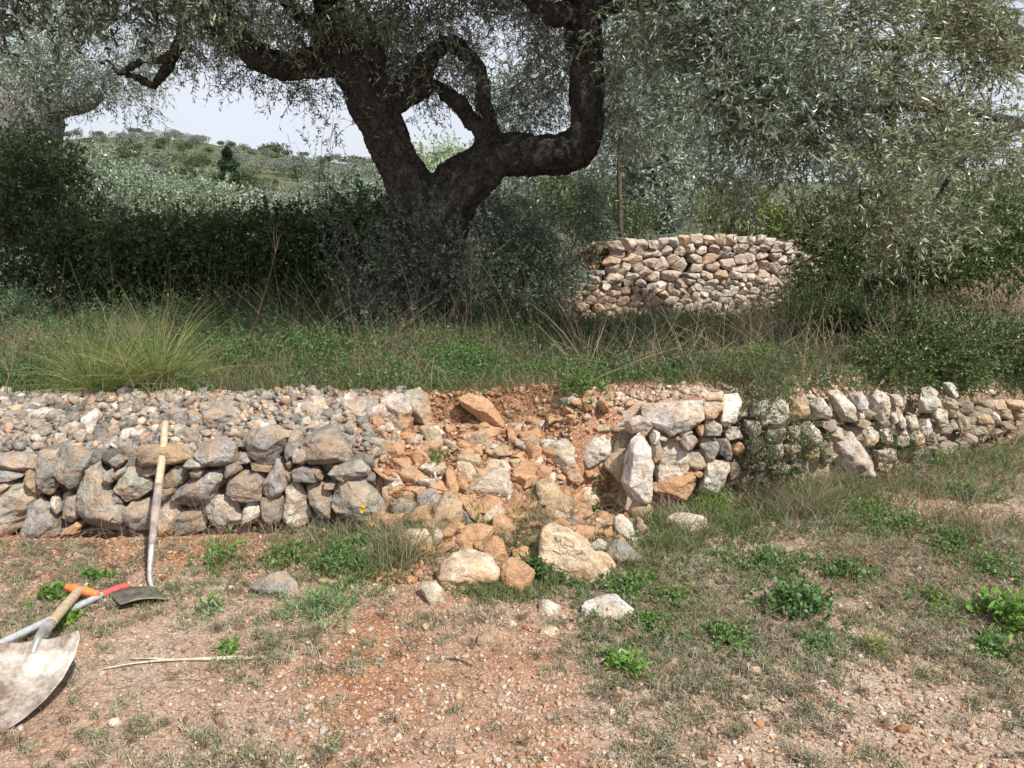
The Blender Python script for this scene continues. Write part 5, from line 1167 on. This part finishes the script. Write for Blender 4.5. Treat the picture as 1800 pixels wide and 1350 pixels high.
PL = [(1400,1075,58,.11,'round leafed dark green cushion plant, the densest green clump on the right',(.026,.017),190,(.62,.85,.62),6),
 (1275,1130,52,.07,'green leafy weed left of the densest clump, at the edge of the bare gravel',(.022,.012),130,(.8,1.0,.7),6),
 (1180,1060,45,.06,'small leaved weed in the grass right of the white and tan stone',(.02,.011),100,(.9,1.0,.7),6),
 (1440,1140,48,.05,'greyish creeping weed below the densest clump',(.02,.009),110,(1.1,1.2,1.1),6),
 (1350,1000,60,.08,'leafy weed behind the densest clump on its left',(.024,.013),120,(.75,.9,.65),6),
 (1490,1015,55,.08,'leafy weed behind the densest clump on its right',(.024,.013),120,(.75,.95,.6),6),
 (1640,1060,60,.05,'low spreading weed among grey litter on the right',(.02,.010),110,(.9,1.1,.6),6),
 (1680,960,70,.08,'bushy weed on the right slope between bare twigs',(.024,.013),150,(.8,1.0,.65),6),
 (1740,1000,50,.07,'green weed at the lower end of the right slope patch',(.024,.013),110,(.8,1.0,.65),6),
 (1580,930,60,.07,'green weed below the middle of the right wall',(.024,.013),120,(.8,1.05,.6),6),
 (1510,900,50,.07,'green weed left of the one below the middle of the right wall',(.024,.013),90,(.85,1.1,.55),6),
 (1630,800,45,.10,'bright leafy weed at the foot of the far right wall',(.024,.016),110,(.9,1.2,.6),6),
 (1700,870,50,.08,'pale green weed high on the right slope',(.024,.012),100,(1.1,1.25,.9),6),
 (1785,1100,40,.14,'bright large leaved weed cut by the right picture edge',(.045,.018),90,(1.0,1.35,.5),6),
 (1750,1145,40,.05,'low dark weed beneath the bright one at the right edge',(.024,.012),90,(.7,.95,.6),6),
 (1095,1185,30,.07,'small rosette weed alone on the bare track in the middle',(.04,.012),34,(1.0,1.3,.6),6),
 (1250,900,36,.16,'feathery bright green fennel at the foot of the right wall',(.03,.003),150,(1.1,1.7,.5),4),
 (1390,860,36,.12,'grey green leafy weed against the overgrown part of the right wall',(.03,.014),80,(1.0,1.1,1.0),6),
 (600,1000,70,.10,'leafy grey green herb in front of the end of the left wall',(.035,.010),150,(.85,1.05,.8),6),
 (650,960,50,.09,'herb at the foot of the left wall under the yellow flowers',(.03,.012),90,(.8,1.0,.65),6),
 (500,990,46,.08,'small herb below the left wall near the light grey flat stone',(.03,.010),80,(.9,1.0,.75),6),
 (570,1075,70,.10,'soft grey wispy plant on the track edge',(.03,.004),200,(1.5,1.7,1.7),4),
 (380,990,22,.14,'upright narrow leaved weed between the hoe and the light grey stone',(.05,.010),26,(.9,1.2,.7),6),
 (365,1075,18,.06,'tiny star shaped grey green weed right of the hoe blade',(.05,.010),12,(1.3,1.5,1.3),6),
 (90,1055,26,.06,'broad leaved weed left of the orange grip',(.04,.018),24,(.9,1.2,.5),6),
 (120,1095,20,.05,'small bright weed under the wooden shovel handle',(.04,.018),20,(1.0,1.4,.4),6),
 (170,1020,18,.06,'small green weed behind the orange grip',(.035,.014),22,(.7,1.1,.5),6),
 (400,1145,16,.04,'small green sprout beside the dry reed',(.025,.010),22,(.9,1.3,.5),6),
 (960,1010,50,.09,'dark leafy plant between the long jagged boulder and the stone on end',(.03,.014),120,(.5,.75,.5),6),
 (1100,1040,50,.07,'green weed under the right end of the long jagged boulder',(.028,.013),100,(.8,1.05,.6),6),
 (1150,1100,40,.04,'low clover like weed right of the white and tan stone',(.018,.014),100,(.8,1.1,.6),6),
 (1050,870,22,.09,'dark leafy sprout in the hollow left of the pillar stone',(.03,.016),50,(.5,.8,.4),6),
 (760,810,22,.05,'small green tuft in the middle of the orange rubble',(.025,.006),60,(.9,1.0,.7),4),
 (1540,1145,14,.08,'small yellowish grass tuft on the gravel at the right',(.06,.003),30,(1.7,1.4,1.0),4),
 (815,650,75,.22,'dark green leafy shrublet on the terrace above the row of four boulders',(.026,.011),260,(.6,.95,.5),6),
 (1020,690,40,.14,'small green leaved shrublet on the terrace edge above the gap',(.02,.011),150,(.7,.95,.5),6),
 (960,660,60,.12,'low green shrublet behind the one on the terrace edge',(.02,.010),150,(.8,1.1,.55),6),
 (930,560,30,.25,'bright green leafy sprout in the shade right of the big trunk',(.045,.02),60,(1.0,1.5,.6),6),
 (1330,640,50,.16,'bright green herb on the terrace left of the overhanging bushes',(.03,.014),110,(.9,1.25,.5),6),
 (560,620,60,.22,'pale green leafy herb on the terrace left of the trunk',(.03,.012),120,(.8,1.05,.7),6),
 (380,640,60,.20,'grey green leafy herb right of the grass tussock',(.03,.014),120,(.7,.95,.7),6),
 (1430,520,26,.25,'pale bluish spurge at the right end of the neat stone wall',(.05,.016),60,(1.5,1.9,1.8),6)]
for (px, py, r_, h_, lb, lf, n_, col, kd) in PL: plant(px, py, r_, h_, lb, lf, n_, col, kd)
# grass tussocks
def tussock(px, py, w, ln, n, label, cols, wd=.004, spread=.35):
    c = hit(px, py); k = mpp(px, py, c[1]); t = empty('grass_tussock', c, label, 'grass tussock'); rs = np.random.default_rng(px); g = Geo()
    for col, f in cols:
        m_ = int(n * f); a = rs.uniform(0, 2*np.pi, m_); q = rs.random(m_) ** .6; x = c[0] + np.cos(a) * q * w * k * .4; y = c[1] + np.sin(a) * q * w * k * .3; P = onground(x, y)
        d = np.stack([np.cos(a) * q, np.sin(a) * q, np.zeros(m_)], 1) * 1.0 + rs.normal(0, .34, (m_, 3)) + [.22, 0, 1.0]
        L1 = rs.uniform(*ln, m_)[:, None]; d = norm(d); pts = [P]; dd = d; p = P
        for s_ in range(4): p = p + dd * L1 / 4; dd = norm(dd + np.array([0, 0, -.20]) + d * [.12, .12, 0]); pts.append(p)
        sd = norm(np.cross(d, rs.normal(size=(m_, 3)))) * wd; V = []
        for i_, p in enumerate(pts): V += [p - sd * (.5 - .11 * i_), p + sd * (.5 - .11 * i_)]
        V = np.stack(V, 1); Fc = np.concatenate([np.array([[2*i_, 2*i_+1, 2*i_+3, 2*i_+2]]) for i_ in range(4)])
        Fc = (Fc[None] + (np.arange(m_) * 10)[:, None, None]).reshape(-1, 4); T = np.repeat(np.asarray(col) * rs.uniform(.7, 1.25, (m_, 1)), 10, 0); g.add(V.reshape(-1, 3), Fc, T)
    g.build('blades', M_GRASS, parent=t, loc=t.location, smooth=False)
tussock(180, 690, 120, (.18, .56), 800, 'big tussock of long green and straw coloured grass on the left terrace', [((1.25, 1.5, .8), .70), ((3.0, 1.9, 1.9), .30)])
tussock(280, 680, 90, (.20, .66), 560, 'second tussock of long grass joined to the right of the big one', [((1.25, 1.5, .8), .60), ((3.0, 1.9, 1.9), .40)])
tussock(715, 985, 60, (.10, .26), 300, 'dry yellowish grass tussock in front of the rounded tan boulder', [((1.2, 1.1, .8), .5), ((2.8, 1.9, 2.2), .5)], .003)
tussock(1420, 900, 80, (.12, .30), 420, 'straw coloured grass tussock at the foot of the overgrown right wall', [((1.4, 1.2, .9), .5), ((2.8, 1.9, 2.4), .5)], .003)
tussock(838, 1000, 20, (.08, .18), 60, 'upright green grass tuft left of the large rounded boulder', [((1.0, 1.2, .6), 1.0)], .004)
# yellow flowers
fl = empty('flower', W(637, 905, 3.45), 'small yellow flowers on a thin stem before the last stones of the left wall', 'flower'); g = Geo(); c = W(637, 897, 3.42); rs = np.random.default_rng(2)
for k in range(4):
    cc = c + rs.normal(0, .008, 3); a = np.arange(7) * .9; D = np.stack([np.cos(a), -.5 + 0 * a, np.sin(a)], 1); g.add(*leaves(np.tile(cc, (7, 1)), D, .011, .009, rs, (1, 1, 1), .1, 6))
M_YEL = leaf_mat('yellow_petal', (.80, .58, .02), None, .2, .6, .2); g.build('petals', M_YEL, parent=fl, loc=fl.location)
g = Geo(); b0 = hit(640, 950); g.add(*tube([b0, (b0 + c) / 2 + [.01, 0, 0], c], [.0016, .0014, .001], 6, 4)); g.build('stem', M_HERB, parent=fl, loc=fl.location)

# ------------------------------------------------------------ far trees on the slope
def tree_mesh(seed, h, wd, nleaf, size, trunk=.25, cone=False):
    rs = np.random.default_rng(seed); g = Geo()
    if cone:
        z = rs.random(nleaf) ** .8; r = (1 - z) ** .7 * wd * .5 * (.75 + .3 * np.sin(z * 26 + rs.uniform(0, 6))) * np.sqrt(rs.uniform(.3, 1, nleaf)); a = rs.uniform(0, 6.28, nleaf); P = np.stack([np.cos(a) * r, np.sin(a) * r, .08 * h + z * h * .92], 1); D = np.stack([np.cos(a), np.sin(a), .5 + 0 * a], 1)
    else:
        k = 7; cs = np.stack([rs.normal(0, wd * .22, k), rs.normal(0, wd * .22, k), rs.uniform(.45, .8, k) * h], 1); P = []; D = []
        for c in cs:
            q, d = sample_ell(c, (wd * .27, wd * .27, h * .24), nleaf // k, rs, .3, .25, 6 / h); P.append(q); D.append(d)
        P = np.concatenate(P); D = np.concatenate(D)
    z = (P[:, 2] / h); col = (np.ones(3) * (1 + .5 * fbm(P * 5 / h + seed, 2)[:, None]))
    g.add(*leaves(P, D + rs.normal(0, .7, P.shape), size * rs.uniform(.6, 1.3, len(P)), size * .5, rs, col, .25, 4))
    V, Fs = tube([(0, 0, -.3), (.05 * h, 0, h * .3), (0, 0, h * .6)], [.035 * h, .028 * h, .012 * h], 8, 4, .2, seed); nl = sum(len(f) for f in g.Fc)
    g.add(V, Fs, (.8, .6, .5)); return g
def far_mesh(name, g, mat): o = g.build(name, mat, smooth=False); m = o.data; bpy.data.objects.remove(o); return m
M_FAROL = leaf_mat('far_olive_leaf', (.155, .185, .135), (.24, .265, .215), .15, .6, .3)
M_FARGR = leaf_mat('far_scrub_leaf', (.075, .105, .045), None, .1, .6, .3)
M_PINE = leaf_mat('pine_needles', (.055, .090, .042), None, .1, .6, .2)
VO = [far_mesh('far_olive', tree_mesh(s, 3.2, 4.2, 1900, .25), M_FAROL) for s in (1, 2, 3, 4)]
VS = [far_mesh('far_scrub', tree_mesh(s, 2.2, 3.4, 1300, .26), M_FARGR) for s in (5, 6, 7)]
VP = [far_mesh('far_pine', tree_mesh(8, 7, 5.4, 3800, .34, cone=True), M_PINE)]
def put(name, me, x, y, s, rz, label, cat, group):
    o = bpy.data.objects.new(name, me); C.objects.link(o); o.location = (x, y, Hs(x, y) - .05); o.scale = (s, s, s * random.uniform(.85, 1.1)); o.rotation_euler = (0, 0, rz); tag(o, label, cat, group); return o
rr = random.Random(9); cnt = 0; pos = []
while cnt < 285:
    Y = 34 + (rr.random() ** .8) * 235; a = rr.uniform(-.64, .02) if rr.random() < .93 else rr.uniform(-.72, -.6); x = a * Y
    if any((x - u) ** 2 + (Y - v_) ** 2 < (2.6 + Y * .008) ** 2 for u, v_ in pos): continue
    pos.append((x, Y)); nz = float(fbm(np.array([[x * .03 + 5, Y * .03, 0]]), 2)[0]); ol = nz + rr.uniform(-.3, .3) > (-.05 + .35 * (Y > 190)); cnt += 1
    random.seed(cnt)
    if ol: put('far_olive_tree', rr.choice(VO), x, Y, rr.uniform(.85, 1.35) * (1 - .35 * (Y > 150)), rr.uniform(0, 6), 'pale grey green olive tree on the distant hillside', 'tree', 'olive trees on the distant hillside')
    else: put('far_scrub_bush', rr.choice(VS), x, Y, rr.uniform(.8, 1.6) * (1 - .4 * (Y > 150)), rr.uniform(0, 6), 'dark green round scrub bush on the distant hillside', 'bush', 'scrub on the distant hillside')
# scrub cover between them: uncountable
rs = np.random.default_rng(71); g = Geo(); n = 16000; Y = 40 + rs.random(n) ** .75 * 260; a = rs.uniform(-.74, .05, n); x = a * Y
dn = fbm(np.stack([x * .06, Y * .06, 0 * x], 1), 3); k = dn > -.12; x, Y, dn = x[k], Y[k], dn[k]
P = np.stack([x, Y, H(x, Y) + rs.uniform(0, .7, len(x)) * (.5 + dn * 1.5)], 1); cs = np.where(fbm(P * .05 + 9, 2)[:, None] > .1, np.array([2.1, 1.8, 2.2]), np.array([1., 1., 1.]))
g.add(*leaves(P, rs.normal(size=P.shape), rs.uniform(.35, .8, len(P)) * (.3 + Y / 260), rs.uniform(.2, .4, len(P)) * (.3 + Y / 260), rs, cs, .35, 4)); o = g.build('hillside_scrub', M_FARGR, smooth=False); o['kind'] = 'stuff'
p = W(402, 305, 95); o = put('pine_tree', VP[0], p[0], 95, .95, 0, 'dark conical pine standing alone on the distant hillside', 'tree', None)
p = W(768, 268, 60); put('far_olive_tree', VO[1], W(560,250,120)[0], 120, 1.0, 1, 'pale grey green olive tree on the distant hillside', 'tree', 'olive trees on the distant hillside')
for (px, s, lb) in [(640, 1.0, 'small dark tree on the skyline left of the trunk'), (505, 1.2, 'round tree on the skyline above the hillside, left of the trunk')]:
    put('skyline_tree', VS[0], (px - 900) / F * 262, 258, s * 2.2, px, lb, 'tree', None)
# nearer olives beyond the hedge
olive('olive_tree', (W(200, 400, 22)[0], 22, -1.0), 'pale olive tree beyond the hedge, leftmost of the row under the hill', [blob(190,330,22,70,50,1.6,420), blob(150,300,22,50,40,1.4,260), blob(235,360,21,60,50,1.4,300)], [[(190,430,12),(190,360,9),(190,310,5)]], 22, 81, (.10, .03), (1.35, 1.5, 1.25), 22, twig=.5)
olive('olive_tree', (W(340, 400, 24)[0], 24, -1.0), 'broad pale olive tree beyond the hedge, in the middle of the row under the hill', [blob(330,360,24,80,45,1.8,460), blob(380,370,23,70,45,1.6,380), blob(290,370,22,60,40,1.4,260)], [[(340,430,12),(340,370,9),(340,330,5)]], 24, 82, (.105, .032), (1.45, 1.55, 1.2), 22, twig=.5)
olive('olive_tree', (W(560, 400, 26)[0], 26, -1.0), 'low pale olive tree beyond the hedge, just left of the big trunk', [blob(520,370,26,60,30,1.8,240), blob(600,350,27,60,32,1.8,260), blob(660,350,26,50,30,1.6,200)], [[(580,430,10),(580,380,8),(590,340,5)]], 26, 83, (.11, .034), (1.4, 1.55, 1.35), 22, twig=.5)
olive('olive_tree', (W(765, 400, 16)[0], 16, -.6), 'pale olive seen through the fork of the big trunk', [blob(770,290,16,42,38,.9,330), blob(760,330,15.5,46,30,.9,220), blob(800,270,16,26,22,.7,110)], [[(768,400,8),(768,330,6),(770,280,4)]], 16, 84, (.10, .028), (2.2, 2.3, 1.7), 13, twig=.4)
olive('olive_tree', (W(940, 400, 14)[0], 14, -.2), 'dim olive crown behind the arch of the big tree', [blob(930,200,14,80,80,1,330), blob(1000,330,13,80,60,1,330), blob(880,340,13,50,40,.8,160)], [[(940,430,12),(935,330,9),(930,240,6)]], 14, 85, (.09, .024), (1.2, 1.3, 1.2), 13, twig=.4)

# ------------------------------------------------------------ tools
M_WOOD = plain_mat('ash_wood', (.40, .30, .19), (.56, .45, .31), 14, .7, 0, .0008, (3, 3, .5))
M_PAINT = plain_mat('worn_painted_tube', (.15, .12, .13), (.40, .34, .29), 9, .8, .0)
M_STEEL = plain_mat('worn_steel', (.36, .34, .33), (.56, .54, .52), 16, .5, .55)
M_BLADE = plain_mat('mud_dried_blade', (.15, .10, .07), (.60, .55, .49), 7, .75, .1)
M_ORANGE = plain_mat('orange_plastic', (.78, .17, .035), (.88, .26, .08), 18, .5)
M_RED = plain_mat('red_rubber_grip', (.42, .05, .05), (.55, .10, .09), 20, .7)
M_ALU = plain_mat('silver_tube', (.50, .52, .56), (.66, .68, .72), 16, .4, .4)
def tubeobj(name, pts, rad, mat, parent, sides=20, seg=8):
    V, Fs = tube(pts, rad, sides, seg); return mesh(name, V, Fs, mat, parent=parent, loc=parent.location)
def sheet(name, grid, th, mat, parent):
    """thick plate from a grid of surface points"""
    G = np.asarray(grid, float); a, b_ = G.shape[:2]; du = np.gradient(G, axis=0); dv = np.gradient(G, axis=1); nn = norm(np.cross(du, dv))
    V = np.concatenate([(G + nn * th / 2).reshape(-1, 3), (G - nn * th / 2).reshape(-1, 3)]); i = np.arange(a * b_).reshape(a, b_); m_ = a * b_
    q = np.stack([i[:-1, :-1], i[1:, :-1], i[1:, 1:], i[:-1, 1:]], -1).reshape(-1, 4); Fs = [q, q[:, ::-1] + m_]
    ed = np.concatenate([i[0, :], i[1:, -1], i[-1, -2::-1], i[-2:0:-1, 0]]); e2 = np.roll(ed, -1); Fs.append(np.stack([ed, e2, e2 + m_, ed + m_], 1))
    return mesh(name, V, [np.concatenate(Fs)], mat, parent=parent, loc=parent.location)
# hoe
top = W(291, 742, 3.80); low = W(267, 958, 3.28); mid = top + (low - top) * .545
hoe = empty('hoe', W(255, 1062, 3.02), 'long handled hoe leaning on the left wall, its wide blade on the ground', 'hoe')
tubeobj('handle', [top, (top + mid) / 2 + [.003, 0, 0], mid], [.0165, .0185, .0185], M_WOOD, hoe)
tubeobj('handle_sleeve', [mid + (mid - low) * .01, (mid + low) / 2, low], [.0192, .0195, .015], M_PAINT, hoe)
p1, p2, p3, p4 = W(265, 980, 3.235), W(263.5, 1000, 3.19), W(264, 1020, 3.145), W(270, 1040, 3.09)
tubeobj('neck', [low, p1, p2, p3, p4], [.0145, .0125, .011, .010, .010], M_STEEL, hoe, 16)
bl_, br_, brr, bll = W(192, 1049, 3.02), W(272, 1037, 3.10), W(297, 1059, 2.98), W(212, 1068, 2.90)
G = np.array([[(bl_ * (1-u) + br_ * u) * (1-v_) + (bll * (1-u) + brr * u) * v_ + np.array([0, 0, .016 * math.sin(math.pi * u) + .012]) for v_ in np.linspace(0, 1, 9)] for u in np.linspace(0, 1, 13)])
sheet('blade', G, .004, plain_mat('rusty_dark_blade', (.10, .085, .07), (.24, .21, .17), 10, .6, .3), hoe)
# shovel
S0 = W(68, 1128, 2.42); Gp = W(141, 1040, 3.02); ax = norm(Gp - S0); rt = norm(np.cross(ax, [0, 0, 1.])); rt = rt if rt[0] > 0 else -rt; up_ = norm(np.cross(rt, ax)); up_ = up_ if up_[2] > 0 else -up_
dn_ = norm(np.array([.10, -.92, -.42])); up2 = norm(np.cross(rt, dn_)); up2 = up2 if up2[2] > 0 else -up2
sh = empty('shovel', S0 - [0, 0, .06], 'round point shovel with a dried mud blade and orange grip lying at the left edge', 'shovel')
prof = [(0, .128), (.03, .143), (.10, .146), (.18, .132), (.25, .100), (.30, .062), (.335, .02), (.342, .006)]
tv = np.linspace(0, .342, 30); hw = np.interp(tv, [p_[0] for p_ in prof], [p_[1] for p_ in prof]); G = []
for t_v, w_ in zip(tv, hw):
    rowp = []
    for u in np.linspace(-1, 1, 31):
        xx = u * w_; rid = .017 * math.exp(-(xx / .016) ** 2) * max(0, 1 - t_v / .22)
        z = .030 * (xx / .14) ** 2 - .018 * math.sin(math.pi * min(1, t_v / .34)) + rid + .004 * math.exp(-((t_v) / .012) ** 2)
        rowp.append(S0 + dn_ * t_v * .98 + rt * xx + up2 * z)
    G.append(rowp)
sheet('blade', G, .0025, M_BLADE, sh)
fe = S0 + ax * .16
tubeobj('socket', [S0 + dn_ * .05 + up2 * .004, S0 + up_ * .012, S0 + ax * .08 + up_ * .014, fe + up_ * .012], [.008, .014, .019, .0195], M_STEEL, sh)
tubeobj('handle', [fe + up_ * .012, (fe + Gp) / 2 + up_ * .012, Gp + up_ * .010], [.0178, .019, .0185], M_WOOD, sh)
g1, g2 = W(119, 1036, 3.06) + [0, 0, .01], W(171, 1049, 2.98) + [0, 0, .01]
tubeobj('grip', [g1, g1 * .75 + g2 * .25, (g1 + g2) / 2, g1 * .25 + g2 * .75, g2], [.016, .021, .022, .019, .014], M_ORANGE, sh)
# second tool
rk = empty('long_tool', W(110, 1082, 2.85), 'silver metal tube handle with a red grip lying under the shovel', 'garden tool')
a, b_, c = W(225, 1029, 3.10), W(180, 1045, 3.02), W(-60, 1160, 2.42)
tubeobj('grip', [a, (a + b_) / 2, b_], [.0155, .018, .0165], M_RED, rk); tubeobj('handle', [b_ + (a - b_) * .04, (b_ + c) / 2, c], [.0135, .0135, .0135], M_ALU, rk)
# reeds and sticks on the track
rd = empty('dry_reed', hit(320, 1170), 'pale dry split reed lying on the bare ground at the left', 'reed'); g = Geo()
for pp in [[(183,1181),(240,1172),(300,1166),(380,1163),(470,1163)], [(228,1163),(270,1163),(310,1166),(400,1160),(466,1159)]]:
    pts = [hit(*q) + [0, 0, .010] for q in pp]; g.add(*tube(pts, [.0025, .0035, .0045, .0045, .0035], 8, 5))
g.build('stem', plain_mat('dry_reed', (.40, .36, .24), (.58, .54, .40), 20), parent=rd, loc=rd.location)
g = Geo(); rs = np.random.default_rng(4); n = 46; c = hit(228, 994); S = c + np.stack([rs.uniform(-.10, .10, n), rs.normal(0, .02, n), np.full(n, .005)], 1)
V, Fc, T, _ = stems(S, np.stack([rs.normal(.6, .5, n), rs.normal(0, .4, n), rs.uniform(0, .5, n)], 1), rs.uniform(.06, .16, n), .0022, rs, 5, .5, 1.0, (1.1, 1.0, .9)); g.add(V, Fc, T)
tag(g.build('dead_root', M_DRY), 'tangle of grey dead roots on the orange bank left of the hoe neck', 'root')
for (p_, q_, lb) in [((1432,1297),(1496,1293),'thin grey twig lying on the gravel near the bottom right'), ((780,1160),(830,1172),'short dark twig lying on the bare track in the middle')]:
    a, b_ = hit(*p_), hit(*q_); tag(mesh('twig', *tube([a + [0,0,.006], (a + b_) / 2 + [0, .01, .010], b_ + [0,0,.006]], [.003, .0035, .002], 8, 5), M_TWIG), lb, 'twig')
